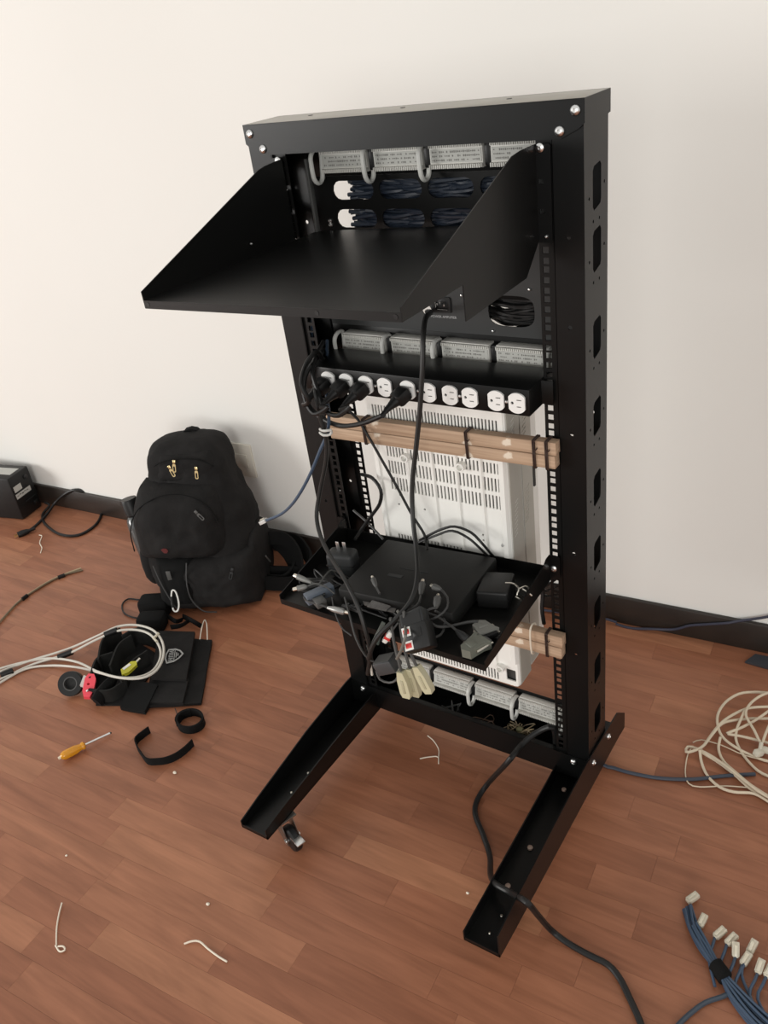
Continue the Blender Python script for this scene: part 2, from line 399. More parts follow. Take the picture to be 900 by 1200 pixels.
# ================================================================== the rack
HX = 0.23255
W2, D = 0.294, 0.0925
def hole_rows(z0, z1):
    out = []
    for k in range(-11, 18):
        for o in (0, 0.015875, 0.03175):
            z = 0.870-k*0.04445-o
            if z0+0.008 < z < z1-0.008: out.append(z)
    return out
def build_rack():
    rk = thing('equipment_rack', 'tall black open-frame steel equipment rack on two long feet', 'rack', (0, 0.045, 0.0))
    SL = [1.245, 1.157, 1.023, 0.890, 0.757, 0.623, 0.492, 0.356, 0.226]
    zb, zt = 0.085, 1.3595
    for s in (-1, 1):
        m = MB()
        holes = []
        for z in SL:
            holes.append([(0.032, z-0.026), (0.037, z-0.032), (0.062, z-0.026), (0.065, z-0.02), (0.065, z+0.026), (0.060, z+0.031), (0.037, z+0.028), (0.032, z+0.022)])
            for (a, b) in ((0.018, -0.012), (0.078, 0.0), (0.034, -0.046), (0.058, -0.046)):
                holes.append(circ(a, z+b, 0.0026, 8))
        m.plate(rect(0, zb, D, zt), holes, 0.002, T(s*(W2-0.001), 0, 0) @ YZ)
        fh = [circ(s*0.270, z, 0.0035, 10) for z in (1.185, 1.052, 0.875, 0.645, 0.42)]
        xa, xb = sorted((s*(W2-0.002), s*0.248))
        m.plate(rect(xa, zb, xb, zt), fh, 0.002, T(0, 0.001, 0) @ XZ)
        m.plate(rect(xa, zb, xb, zt), fh, 0.002, T(0, D-0.001, 0) @ XZ)
        for y0, y1 in ((0.0, 0.010), (D-0.010, D)):
            m.box2((s*0.248-0.001, y0, zb), (s*0.248+0.001, y1, zt))
        up = m.build('upright', BLACK, rk)
        z0, z1 = 0.105, 1.318
        for y, nm in ((0.0055, 'rail'), (D-0.0055, 'rail')):
            xa, xb = sorted((s*0.2225, s*0.252))
            m = MB(); a, b = s*HX-0.0049, s*HX+0.0049
            m.box2((xa, y-0.001, z0), (a, y+0.001, z1)); m.box2((b, y-0.001, z0), (xb, y+0.001, z1))
            zs = sorted(hole_rows(z0, z1)); ed = [z0]+[v for z in zs for v in (z-0.0049, z+0.0049)]+[z1]
            for k in range(0, len(ed), 2): m.box2((a, y-0.001, ed[k]), (b, y+0.001, ed[k+1]))
            m.build(nm, BLACK2, up)
    # top cap
    m = MB(); c = 0.2958; zt = 1.3636
    front = [(-c, zt), (-c, 1.3335), (-0.288, 1.327), (-0.262, 1.3155), (0.262, 1.3155), (0.288, 1.327), (c, 1.3335), (c, zt)]
    m.plate(front, (), 0.002, T(0, -0.0015, 0) @ XZ)
    m.plate(front, (), 0.002, T(0, D+0.0015, 0) @ XZ)
    for s in (-1, 1): m.box2((s*c-0.0007, -0.0025, 1.3335), (s*c+0.0007, D+0.0025, zt))
    for x in (-0.2, -0.02, 0.16): m.cyl((x, 0.06, zt), (x, 0.06, zt+0.0006), 0.004, n=10)
    cap = m.build('top_cap', BLACK, rk)
    MB().box2((-c, -0.0025, zt-0.002), (c, D+0.0025, zt), 0.0008).build('painted_sheen_top', mat('painted_sheen_black', (0.27, 0.25, 0.21), 0.35, var=0.15, vscale=14), cap)  # paler colour paints in the grazing wall reflection on the cap top
    # bottom beam: front and back plates with turned lips, and floor
    m = MB()
    for y, d in ((-0.0015, 1), (D+0.0015, -1)):
        m.box2((-W2, y-0.001, 0.088), (W2, y+0.001, 0.148))
        m.box2((-0.25, min(y, y+d*0.012), 0.146), (0.25, max(y, y+d*0.012), 0.148))
    m.box2((-W2+0.003, 0, 0.088), (W2-0.003, D, 0.090))
    m.build('bottom_beam', BLACK, rk)
    def bolt(x, y, z, n=(0, -1, 0), r=0.0068, mt=STEEL):
        q = Vector(n).to_track_quat('Z', 'Y').to_matrix().to_4x4()
        MB().lathe([(0, -0.001), (r*1.05, -0.001), (r*1.05, 0.0006), (r, 0.0018), (r*0.75, 0.0034), (r*0.42, 0.0042), (r*0.36, 0.0030), (0, 0.0028)], T(x, y, z) @ q, 16).build('bolt', mt, rk)
    for s in (-1, 1):
        bolt(s*0.2835, -0.0025, 1.3495); bolt(s*0.261, -0.0025, 1.3251)
        bolt(s*0.262, -0.0025, 0.133)
    bolt(0.2972, 0.016, 0.130, (1, 0, 0), 0.006); bolt(0.2986, 0.100, 0.127, (1, 0, 0), 0.006)
    # feet: U channels, deeper by the upright, shallow at the toe
    def foot(s, secs, holes):
        """secs: (y, x_outer, x_inner, z_bottom, z_top_outer, z_top_inner)"""
        t = 0.0025; m = MB()
        def wall(ix, iz):
            P = [Vector((q[ix], q[0], q[3])) for q in secs]; Q = [Vector((q[ix], q[0], q[iz])) for q in secs]
            return P, Q
        for ix, iz, sg in ((1, 4, -s), (2, 5, s)):
            P, Q = wall(ix, iz); loop = P+Q[::-1]
            off = Vector((sg*t, 0, 0))
            m.loft([[p for p in loop], [p+off for p in loop]])
        A = [Vector((q[1], q[0], q[3])) for q in secs]; B = [Vector((q[2], q[0], q[3])) for q in secs]
        loop = A+B[::-1]
        m.loft([[p for p in loop], [p+Vector((0, 0, t)) for p in loop]])
        q = secs[0]
        m.box2((min(q[1], q[2]), q[0], q[3]), (max(q[1], q[2]), q[0]+t, q[3]+0.009))
        f = m.build('foot', BLACK, rk)
        for (y, r, dx) in holes:
            a = secs[0]; x = (a[1]+a[2])/2
            MB().lathe([(0, -0.003), (r, -0.003), (r*0.95, 0.0002), (r*0.6, 0.0012), (0, 0.0014)], T(x+dx, y, a[3]+t), 12).build('rivet', NICKEL if r < 0.004 else mat('tarnished_rivet', (0.34, 0.24, 0.19), 0.5), f)
        return f
    foot(-1, [(-0.418, -0.296, -0.226, 0.0845, 0.104, 0.112), (-0.36, -0.2965, -0.226, 0.083, 0.1145, 0.118), (-0.18, -0.297, -0.226, 0.080, 0.1415, 0.130),
              (-0.02, -0.2975, -0.226, 0.078, 0.154, 0.136), (0.15, -0.298, -0.226, 0.074, 0.150, 0.128), (0.20, -0.298, -0.226, 0.070, 0.106, 0.106)], [(-0.30, 0.003, 0.004), (-0.24, 0.003, 0.004)])
    foot(1, [(-0.416, 0.2925, 0.222, 0.0735, 0.134, 0.0985), (-0.36, 0.2935, 0.222, 0.073, 0.143, 0.100), (-0.18, 0.296, 0.222, 0.0715, 0.156, 0.103),
             (-0.02, 0.298, 0.222, 0.070, 0.163, 0.106), (0.155, 0.299, 0.222, 0.066, 0.146, 0.106), (0.203, 0.299, 0.222, 0.060, 0.104, 0.096)], [(-0.385, 0.0025, 0.0), (-0.345, 0.003, 0.004), (-0.285, 0.0055, -0.012), (-0.19, 0.0055, -0.010), (-0.03, 0.005, -0.006)])
    # a pale spot of chipped paint and a screw in the right channel
    # casters
    def caster(x, y, zt, ang, tab=True):
        M = T(x, y, 0) @ RZ(ang); r = 0.030
        m = MB()
        m.box((0, 0, zt-0.002), (0.045, 0.045, 0.003), 0.001, M)
        m.lathe([(0.016, zt-0.012), (0.017, zt-0.004)], M, 16)
        for sy in (-1, 1):
            m.plate([(-0.016, zt-0.008), (0.016, zt-0.008), (0.030, 0.034), (0.030, 0.019), (0.018, 0.018), (-0.012, 0.045)], (), 0.002, M @ T(0, sy*0.014, 0) @ XZ)
        m.box((0, 0, zt-0.010), (0.034, 0.03, 0.003), 0.001, M)
        c = m.build('caster', mat('dull_caster_steel', (0.30, 0.29, 0.27), 0.35, metal=1.0), rk)
        MB().lathe([(0, -0.010), (0.022, -0.010), (0.027, -0.009), (r, -0.005), (r, 0.005), (0.027, 0.009), (0.022, 0.010), (0, 0.010)], M @ T(0.024, 0, r) @ RX(R(90)), 28).build('wheel', BLK_RUB, c)
        MB().cyl(M @ Vector((0.024, -0.018, r)), M @ Vector((0.024, 0.018, r)), 0.005, n=12).build('axle', STEEL, c)
        if tab: MB().box((0.050, 0, 0.048), (0.034, 0.020, 0.003), 0.001, M @ T(0, 0, 0) ).build('brake_tab', STEEL, c)
    caster(-0.243, -0.352, 0.0830, R(-20))
    caster(0.250, -0.33, 0.0725, R(110), False)
    caster(-0.262, 0.13, 0.0735, R(150), False)
    caster(0.255, 0.13, 0.0655, R(150), False)
    return rk
RACK = build_rack()

# ------------------------------------------------------------------ cantilever shelf near the top
def screw(p, parent, n=(0, -1, 0), r=0.0055):
    q = Vector(n).to_track_quat('Z', 'Y').to_matrix().to_4x4()
    return MB().lathe([(0, -0.0005), (r, -0.0005), (r*0.95, 0.0012), (r*0.6, 0.0028), (r*0.3, 0.0030), (r*0.25, 0.0022), (0, 0.002)], T(p) @ q, 14).build('screw', STEEL, parent)
def upper_shelf():
    t = thing('cantilever_shelf', 'deep black cantilever shelf with sloping sides bolted near rack top', 'shelf', (0, -0.18, 1.16))
    zf = lambda x: 1.1905+0.034*x
    yf = {-1: -0.360, 1: -0.382}
    xs = 0.2255
    th = 0.0016
    fl = [Vector((-xs, yf[-1], zf(-xs))), Vector((xs, yf[1], zf(xs))), Vector((xs, 0.060, zf(xs)-0.006)), Vector((-xs, 0.060, zf(-xs)-0.006))]
    MB().sheet(fl, th).build('shelf_floor', BLACK2, t)
    lp = [fl[0], fl[0]-Vector((0, 0, 0.0118)), fl[1]-Vector((0, 0, 0.0118)), fl[1]]
    lip = MB().sheet(lp, th).build('front_lip', BLACK, t)
    for x, px in ((-0.2175, -1), (0.10, 1), (0.2175, 1)):
        yy = yf[-1]+(yf[1]-yf[-1])*(x+xs)/(2*xs)
        MB().lathe([(0, 0), (0.0032, 0), (0.0030, 0.0006), (0, 0.0006)], T(x, yy-0.0001, zf(x)-0.0055) @ RX(R(90)), 12).build('screw_hole', BLK_RUB, lip)
    for s in (-1, 1):
        z0 = zf(s*xs)
        if s < 0:
            poly = [(yf[s], z0-0.0115), (yf[s], 1.1955), (-0.066, 1.3025), (-0.045, 1.306), (-0.003, 1.3085), (-0.003, 1.170), (-0.06, 1.142), (-0.236, 1.139), (-0.236, z0-0.0115)]
        else:
            poly = [(yf[s], z0-0.0115), (yf[s], 1.204), (-0.079, 1.3085), (-0.05, 1.311), (-0.003, 1.311), (-0.003, 1.180), (-0.05, 1.140), (-0.236, 1.1385), (-0.236, z0-0.0125)]
        MB().plate(poly, (), th, T(s*xs, 0, 0) @ YZ).build('side_panel', BLACK2, t)
        xa, xb = sorted((s*xs, s*0.2475))
        MB().plate(rect(xa, 1.178, xb, 1.3105, 0.003), [rect(s*HX-0.004, z-0.003, s*HX+0.004, z+0.003) for z in (1.262, 1.222)], th, T(0, -0.0028, 0) @ XZ).build('ear', BLACK, t)
        screw((s*HX, -0.004, 1.306), t, r=0.0065); screw((s*0.2385, -0.004, 1.187), t, r=0.0028)
        screw((s*(xs-0.004), -0.12, zf(s*xs)+0.018), t, (-s, 0, 0), 0.002)
upper_shelf()

# ------------------------------------------------------------------ 110 style wiring block panels on the rear rails
def wiring_panel(z, label, n_clip, tilt=0.0, dx=0.0, dark=False, xs0=0):
    t = thing('wiring_block_panel', label, 'patch panel', (0, 0.085, z-0.03), 'wiring block panels')
    yb = D-0.010
    pl = MB()
    pl.box2((-0.241, yb-0.002, z-0.027), (0.241, yb, z+0.027), 0.0006)
    pl.build('mounting_plate', BLACK2, t)
    for i in range(xs0, 4):
        cx = -0.1565+0.1055*i+dx; w = 0.092
        M = T(cx, yb-0.002, z) @ RX(tilt)
        b = MB()
        b.box2((-w/2, -0.022, -0.0185), (w/2, 0, 0.0185), 0.001, M)
        b.box2((-w/2, -0.0250, 0.0125), (w/2, -0.020, 0.0170), 0.0006, M)
        b.box2((-w/2, -0.0270, -0.0175), (w/2, -0.020, -0.0115), 0.0006, M)
        blk = b.build('block', BLOCK_PL, t)
        tm = MB(); n = 25
        for k in range(n):
            x = -w/2+0.003+(w-0.006)*k/(n-1)
            tm.box((x, -0.0262, 0.0148), (0.0017, 0.004, 0.0050), 0, M)
            tm.box((x, -0.0282, -0.0145), (0.0017, 0.004, 0.0056), 0, M)
        tm.build('comb_teeth', BLOCK_PL, blk)['kind'] = 'stuff'
        lb = MB().box((0, -0.0225, 0), (w-0.004, 0.001, 0.0195), 0, M).build('label_strip', PAPERG, blk)
        pm = MB(); rr = random.Random(i+int(z*1000))
        for row in range(3):
            for k in range(26):
                if rr.random() < 0.72:
                    pm.box((-w/2+0.006+k*(w-0.012)/25, -0.0232, -0.006+row*0.006), (0.0018, 0.0006, rr.choice((0.0016, 0.003, 0.0024))), 0, M)
        pm.build('wire_slots', mat('block_slot_ink', (0.20, 0.195, 0.18), 0.7), lb)['kind'] = 'stuff'
        if i < 3: MB().box((cx+0.0528, yb-0.012, z), (0.010, 0.02, 0.034), 0.002).build('divider', BLK_PL, t)
    for i in n_clip:
        x = -0.2100+0.1055*i+dx
        M = T(x, yb-0.026, z-0.004)
        pts = [(0, 0.012, 0.020), (0, -0.004, 0.024), (0, -0.016, 0.016), (0, -0.018, 0.0), (0, -0.016, -0.020), (0, -0.006, -0.029), (0, 0.006, -0.024), (0, 0.010, -0.008)]
        MB().sweep([M @ Vector(p) for p in smooth_path(pts, 0.004, True)], 0.0034, 8, True, sx=1.25).build('cable_ring', CLIP_PL, t)
wiring_panel(1.2915, 'grey wiring block panel at rack top above the deep shelf', (0, 1, 2), dx=0.012)
wiring_panel(0.9725, 'grey wiring block panel just above the white outlets', (0, 1, 2, 4))
wiring_panel(0.176, 'grey wiring block panel in the bottom of the rack', (2, 3, 4), tilt=R(-12))

# ------------------------------------------------------------------ rear cable slot panel (between shelf and top blocks)
def cable_panel():
    t = thing('cable_pass_panel', 'black panel with oval cable openings behind the deep shelf', 'rack panel', (0, 0.085, 1.17))
    holes = []
    for z in (1.2405, 1.1935):
        for cx in (-0.150, -0.055, 0.04, 0.135):
            holes.append(rect(cx-0.042, z-0.0155, cx+0.042, z+0.0155, 0.0150))
    MB().plate(rect(-0.241, 1.1652, 0.241, 1.2644), holes, 0.002, T(0, D-0.011, 0) @ XZ).build('panel_plate', BLACK2, t)
    MB().box2((-0.2235, 0.052, 1.176), (-0.2185, 0.062, 1.298), 0.001).build('edge_bracket', GRY_PL, t)
    for z in (1.272, 1.262, 1.190, 1.183):
        screw((-0.208, D-0.013, z), t, r=0.004)
    return t
cable_panel()
def blue_bundles():
    for z, lb in ((1.240, 'dark blue cables stuffed behind the upper row of oval openings'), (1.190, 'dark blue cables stuffed behind the lower row of oval openings')):
        rr = random.Random(int(z*1000))
        t = thing('cable_bundle', lb, 'cables', (0, 0.11, z-0.02), 'dark blue cable bundles behind the shelf')
        for k in range(34):
            x0 = -0.172+(rr.random()*0.05 if k > 14 else rr.random()*0.008); pts = []
            n = 9
            for j in range(n):
                x = x0+(0.19-x0)*j/(n-1)
                pts.append((x, 0.090+rr.random()*0.030, z-0.017+(k % 12)*0.0030+rr.uniform(-.003, .003)+0.003*math.sin(j*2.1+k)))
            MB().tube(pts, 0.0036, 6).build('cable', BLUE_DK, t)
blue_bundles()

# ------------------------------------------------------------------ amplifier panel under the shelf
def amp():
    t = thing('amplifier_unit', 'black amplifier panel with power inlet and round-cornered opening under shelf', 'amplifier', (0, 0.1, 1.0))
    y = D-0.010
    cut = []
    for k in range(28):
        a = 2*math.pi*k/28; f = lambda v: math.copysign(abs(v)**0.62, v)
        cut.append((0.135+0.042*f(math.cos(a)), 1.0435+0.0265*f(math.sin(a))))
    inlet = rect(-0.0105, 1.0385, 0.0185, 1.0585, 0.004)
    hole = circ(-0.0275, 1.037, 0.0095, 16)
    MB().plate(rect(-0.241, 0.9996, 0.241, 1.1650), [cut, inlet, hole], 0.002, T(0, y-0.001, 0) @ XZ).build('front_panel', mat('black_panel_paint', (0.020, 0.021, 0.021), 0.5, bump=0.05, bscale=600), t)
    MB().box2((-0.21, y+0.001, 1.062), (0.215, y+0.11, 1.160), 0.002).build('chassis', BLACK2, t)
    m = MB()
    m.plate(rect(-0.0145, 1.0345, 0.0225, 1.0625, 0.004), [rect(-0.0095, 1.0392, 0.0175, 1.0578, 0.004)], 0.003, T(0, y-0.003, 0) @ XZ)
    m.box2((-0.0105, y, 1.0385), (0.0185, y+0.022, 1.0585), 0.001)
    inl = m.build('power_inlet', BLK_PL, t)
    for dx, dz in ((-0.006, 0.002), (0, 0.0045), (0.0075, 0.0005)):
        MB().box((0.004+dx, y-0.002, 1.0485+dz), (0.0016, 0.012, 0.0034)).build('pin', STEEL, inl)
    MB().text('POWER AMPLIFIER', 0.0062, T(0.0055, y-0.0022, 1.0265) @ XZ).build('lettering', INK, t)
    for k, (x, z) in enumerate(((0.045, 1.0665), (0.1000, 1.0080), (0.170, 1.082))):
        screw((x, y-0.002, z), t, r=0.0028)
amp()
def amp_cables():
    rr = random.Random(5)
    t = thing('cable_bundle', 'black cables packed behind the round-cornered panel opening', 'cables', (0.135, 0.1, 1.02))
    for k in range(22):
        z = 1.0155+0.0024*k
        MB().tube([(0.078+rr.random()*0.006, 0.10+rr.random()*0.02, z+rr.random()*0.004), (0.115, 0.094+rr.random()*0.012, z+rr.uniform(-0.006, 0.004)), (0.15, 0.096+rr.random()*0.012, z+rr.uniform(-0.007, 0.004)), (0.186, 0.10+rr.random()*0.02, z+rr.random()*0.004)], 0.0036, 6).build('cable', BLK_RUB, t)
amp_cables()

# ------------------------------------------------------------------ outlet strip with plugs
OUT_X = [-0.1655, -0.126, -0.0845, -0.0455, 0.0012, 0.0410, 0.0822, 0.1188, 0.1655, 0.2015]
def power_strip():
    t = thing('outlet_strip', 'black rack-mount power strip with ten round white outlets', 'power strip', (0, -0.01, 0.92))
    MB().box2((-0.2205, -0.050, 0.9215), (0.2215, 0.045, 0.9665), 0.0015).build('housing', BLACK, t)
    MB().box2((-0.241, -0.003, 0.924), (0.241, -0.0005, 0.964), 0.0005).build('mounting_ears', BLACK2, t)
    z = 0.9435
    for i, x in enumerate(OUT_X):
        out = [(min(0.0138, max(-0.0138, 0.0172*math.cos(2*math.pi*k/40))), 0.0172*math.sin(2*math.pi*k/40)) for k in range(40)]
        M = T(x, -0.0515, z) @ XZ
        o = MB().plate(out, [circ(-0.0075, 0.0, 0.0026, 10), rect(0.000, 0.0048, 0.0085, 0.0066), rect(0.000, -0.0066, 0.0075, -0.0048)], 0.004, M).build('outlet', WHITE_PL, t)
        MB().plate(circ(0, 0, 0.011, 16), (), 0.0006, T(x, -0.0503, z) @ XZ).build('contact_well', BLK_PL, o)
    for a, b in ((0, 1), (2, 3), (4, 5), (6, 7), (8, 9)):
        screw(((OUT_X[a]+OUT_X[b])/2, -0.0505, z), t, r=0.0032)
power_strip()
CORD_LABELS = {0: 'black cord with its plug in the leftmost white outlet, looping down left', 1: 'black cord with its plug in the second white outlet from the left', 2: 'black cord with its plug in the third white outlet, beside the bare one', 4: 'black cord with its plug in the fifth outlet, curving back to the left upright'}
def plug_cord(i, path):
    x = OUT_X[i]; z = 0.9435
    t = thing('power_cable', CORD_LABELS[i], 'power cord', (x, -0.06, z-0.02), 'cords plugged into the outlet strip')
    d = Vector((-0.35, -1.0, -0.42)).normalized()
    m = MB(); p = Vector((x-0.002, -0.0535, z-0.001))
    Mf = frame(p, d)
    m.box((0.014, 0, 0), (0.028, 0.027, 0.025), 0.006, Mf)
    m.sweep([Mf @ Vector((k, 0, 0)) for k in (0.026, 0.034, 0.042, 0.052)], [0.0105, 0.008, 0.0062, 0.0048], 12)
    m.build('plug', BLK_RUB, t)
    e = Mf @ Vector((0.046, 0, 0)); e2 = Mf @ Vector((0.062, 0, -0.002))
    MB().tube([e, e2]+path, 0.0043, 8).build('cord', BLK_RUB, t)
plug_cord(0, [(-0.1654, -0.1150, 0.9302), (-0.1755, -0.1150, 0.9610), (-0.1814, -0.0850, 0.9866), (-0.1747, -0.0600, 0.9998), (-0.1906, -0.0300, 0.9745), (-0.222, 0.02, 0.95)])
plug_cord(1, [(-0.1220, -0.1200, 0.9248), (-0.1591, -0.1150, 0.9066), (-0.1864, -0.1000, 0.9295), (-0.1884, -0.0850, 0.9636), (-0.1846, -0.0600, 0.9799), (-0.222, 0.02, 0.97)])
plug_cord(2, [(-0.0720, -0.1250, 0.9331), (-0.1025, -0.1200, 0.9129), (-0.1354, -0.1100, 0.9123), (-0.1608, -0.0900, 0.9331), (-0.1799, -0.0750, 0.9670), (-0.1870, -0.0500, 0.9856), (-0.222, 0.02, 0.985)])
plug_cord(4, [(-0.0168, -0.1100, 0.9196), (-0.0676, -0.1000, 0.8941), (-0.1233, -0.0850, 0.8748), (-0.1649, -0.0750, 0.8731), (-0.1973, -0.0700, 0.8853), (-0.2154, -0.0660, 0.9068), (-0.2153, -0.0620, 0.9387), (-0.1962, -0.0500, 0.9783), (-0.222, 0.02, 0.965)])

# ------------------------------------------------------------------ wooden battens tied across the front
def batten(label, zl, zr, xl, xr, ties, z_h, white_tie=None):
    a = math.atan2(zr-zl, xr-xl)
    t = thing('wooden_batten', label, 'wood batten', (0, -0.012, min(zl, zr)-z_h), 'battens tied across the rack front')
    M = T(xl, -0.011, zl) @ RY(-a); L = math.hypot(xr-xl, zr-zl)
    MB().box2((0, -0.009, -z_h*0.50+0.0004), (L, 0.009, 0), 0.0012, M).build('slat', WOOD, t)
    MB().box2((0.004, -0.010, -z_h), (L-0.002, 0.009, -z_h*0.50-0.0004), 0.0012, M).build('slat', WOOD, t)
    for x in ties:
        m = MB()
        def ring(x, r):
            q = []
            for (yy, zz) in ((-0.0112, 0.0006), (-0.0102, 0.0014), (0.0, 0.0014), (0.0102, 0.0014), (0.0108, 0.0), (0.0108, -z_h), (0.0102, -z_h-0.0014), (0, -z_h-0.0014), (-0.0112, -z_h-0.0014), (-0.0118, -z_h), (-0.0118, -z_h*0.5)): q.append(M @ Vector((x, yy, zz)))
            m.sweep(q, r, 6, True)
        ring(x, 0.0016); ring(x+0.0030, 0.0016)
        m.tube([M @ Vector((x, -0.0125, -0.012)), M @ Vector((x+0.006, -0.0145, -0.014)), M @ Vector((x+0.009, -0.014, -0.010))], 0.0011, 5)
        m.build('wire_tie', BROWN, t)
    if white_tie is not None:
        MB().tube([M @ Vector((white_tie, -0.013, 0.004)), M @ Vector((white_tie, 0.0105, 0.001)), M @ Vector((white_tie, 0.0105, -z_h-0.001)), M @ Vector((white_tie, -0.013, -z_h-0.002))], 0.0018, 6, True, 0.004).build('zip_tie', TIE, t)
batten('pale rough wooden batten under the power strip, across white cabinet', 0.8545, 0.8655, -0.214, 0.250, (0.085, 0.300, 0.425, 0.447), 0.047)
batten('pale rough wooden batten behind the lower tray, low on white cabinet', 0.458, 0.4665, -0.214, 0.252, (0.434,), 0.050, 0.405)

# ------------------------------------------------------------------ white vented cabinet
def white_cabinet():
    x0, x1, z0, z1 = -0.134, 0.150, 0.284, 0.903
    t = thing('vented_cabinet', 'white plastic telephone cabinet with rows of vent slots behind battens', 'cabinet', ((x0+x1)/2, 0.06, z0))
    yf = 0.004
    slots = []
    def band(xa, xb, za, zb, pitch=0.0066, w=0.0034):
        n = int((xb-xa)/pitch)
        for k in range(n+1):
            x = xa+k*(xb-xa)/n
            slots.append(rect(x-w/2, za, x+w/2, zb))
    band(-0.118, 0.134, 0.846, 0.880)
    band(-0.118, 0.134, 0.868+0.020, 0.898) if False else None
    band(-0.110, 0.100, 0.292, 0.318)
    cols = [(-0.098, -0.064), (-0.046, -0.008), (0.004, 0.042), (0.054, 0.092), (0.104, 0.132)]
    for a, b in cols:
        band(a, b, 0.776, 0.797); band(a, b, 0.740, 0.767); band(a, b, 0.704, 0.732)
    for a, b in cols[:3]: band(a, b, 0.570, 0.602)
    ho = [rect(0.120, 0.300, 0.141, 0.329, 0.002)]
    sc = [circ(a, b, 0.0024, 8) for a, b in ((-0.083, 0.693), (-0.088, 0.672), (-0.030, 0.672), (-0.002, 0.664), (0.092, 0.642), (0.092, 0.630))]
    MB().plate(rect(x0+0.004, z0+0.004, x1-0.004, z1-0.004, 0.006), slots+ho+sc, 0.003, T(0, yf, 0) @ XZ).build('vented_front', CREAM_PL, t)
    # front shell (open towards the vented front) and dark inside
    m = MB()
    ring = lambda y, d: [Vector((px, y, pz)) for px, pz in rect(x0+d, z0+d, x1-d, z1-d, 0.012)]
    m.loft([ring(yf-0.0005, 0.008), ring(yf-0.0012, 0.0045), ring(yf+0.001, 0.001), ring(yf+0.006, 0.0), ring(yf+0.050, 0.0), ring(yf+0.050, 0.010), ring(yf+0.006, 0.006)], cap=False)
    m.build('front_shell', CREAM_PL, t)
    MB().box2((x0+0.008, yf+0.007, z0+0.008), (x1-0.008, yf+0.012, z1-0.008)).build('inner_board', SLOT, t)
    # vertical ribs on the front
    for x in (-0.122, -0.055, -0.002, 0.048, 0.098, 0.139):
        MB().plate([(x-0.0042, yf-0.0012), (x-0.0024, yf-0.005), (x+0.0024, yf-0.005), (x+0.0042, yf-0.0012)], (), 0.50-0.002, T(0, 0, 0.582) ).build('rib', CREAM_PL, t) if x != 0.139 else \
        MB().plate([(x-0.007, yf-0.0012), (x-0.004, yf-0.006), (x+0.005, yf-0.006), (x+0.009, yf-0.0012)], (), 0.47, T(0, 0, 0.585)).build('rib', CREAM_PL, t)
    for x, z in ((-0.0555, 0.7825), (0.0615, 0.7835), (0.1105, 0.331)):
        MB().lathe([(0.0085, 0), (0.0085, 0.012), (0.0078, 0.0128), (0.0058, 0.0128), (0.0058, 0.004), (0, 0.004)], T(x, yf-0.001, z) @ RX(R(90)), 20).build('boss', CREAM_PL, t)
    screw((0.1335, yf-0.006, 0.632), t, r=0.003)
    # rear chassis, stepped back, with slots on its right side
    sl = []
    for za in (0.800, 0.640, 0.46):
        for k in range(9):
            z = za+k*0.0085; sl.append([(yf+0.012+0.001*k, z), (yf+0.026+0.001*k, z+0.0045), (yf+0.026+0.001*k, z+0.0070), (yf+0.012+0.001*k, z+0.0025)])
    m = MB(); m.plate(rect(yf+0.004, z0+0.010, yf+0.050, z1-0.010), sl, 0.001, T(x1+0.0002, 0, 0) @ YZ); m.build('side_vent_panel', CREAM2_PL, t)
    m = MB().box2((x0+0.012, yf+0.050, z0+0.012), (x1-0.012, yf+0.058, z1-0.012)); m.build('seam', SLOT, t)
    sl2 = [[(a+0.058-0.05, b) for a, b in s] for s in sl]
    sl2 = [[(a+0.050, b+0.004) for a, b in s] for s in sl]
    m = MB(); m.box2((x0+0.002, yf+0.058, z0+0.014), (x1-0.002, yf+0.128, z1-0.004), 0.004); m.build('rear_chassis', CREAM_PL, t)
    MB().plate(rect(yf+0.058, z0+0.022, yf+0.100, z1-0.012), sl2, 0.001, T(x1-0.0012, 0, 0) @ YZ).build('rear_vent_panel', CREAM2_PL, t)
    MB().box2((x1-0.003, yf+0.104, 0.62+0.08), (x1+0.001, yf+0.110, 0.80), 0.0005).build('cable_slot', SLOT, t)
white_cabinet()

# ------------------------------------------------------------------ lower tray
ZT = lambda x: 0.5745+0.0444*x
def lower_tray():
    t = thing('equipment_tray', 'shallow black tray bolted low across the rack, heaped with adapters', 'shelf', (0, -0.12, 0.55))
    yb, yf, xs, th = -0.003, {-1: -0.232, 1: -0.264}, 0.2255, 0.0016
    fl = [Vector((-xs, yf[-1], ZT(-xs))), Vector((xs, yf[1], ZT(xs))), Vector((xs, yb, ZT(xs))), Vector((-xs, yb, ZT(-xs)))]
    MB().sheet(fl, th).build('tray_floor', BLACK2, t)
    up = Vector((0, 0, 0.010))
    MB().sheet([fl[0]-up*1.1, fl[1]-up*1.1, fl[1]+up*0.1, fl[0]+up*0.1], th).build('front_lip', BLACK2, t)
    MB().sheet([fl[3], fl[2], fl[2]+up*2.4, fl[3]+up*2.4], th).build('back_wall', BLACK2, t)
    for s in (-1, 1):
        z = ZT(s*xs)
        poly = [(yf[s], z-0.008), (yf[s], z+0.010), (-0.03, z+0.043), (-0.018, z+0.050), (-0.003, z+0.050), (-0.003, z-0.004)]
        MB().plate(poly, (), th, T(s*xs, 0, 0) @ YZ).build('side_wall', BLACK2, t)
        xa, xb = sorted((s*xs, s*0.2445))
        MB().plate(rect(xa, z, xb, z+0.050, 0.004), (), th, T(0, -0.0028, 0) @ XZ).build('ear', BLACK, t)
        screw((s*HX, -0.004, z+0.022+(0.005 if s < 0 else 0)), t, r=0.0065)
lower_tray()

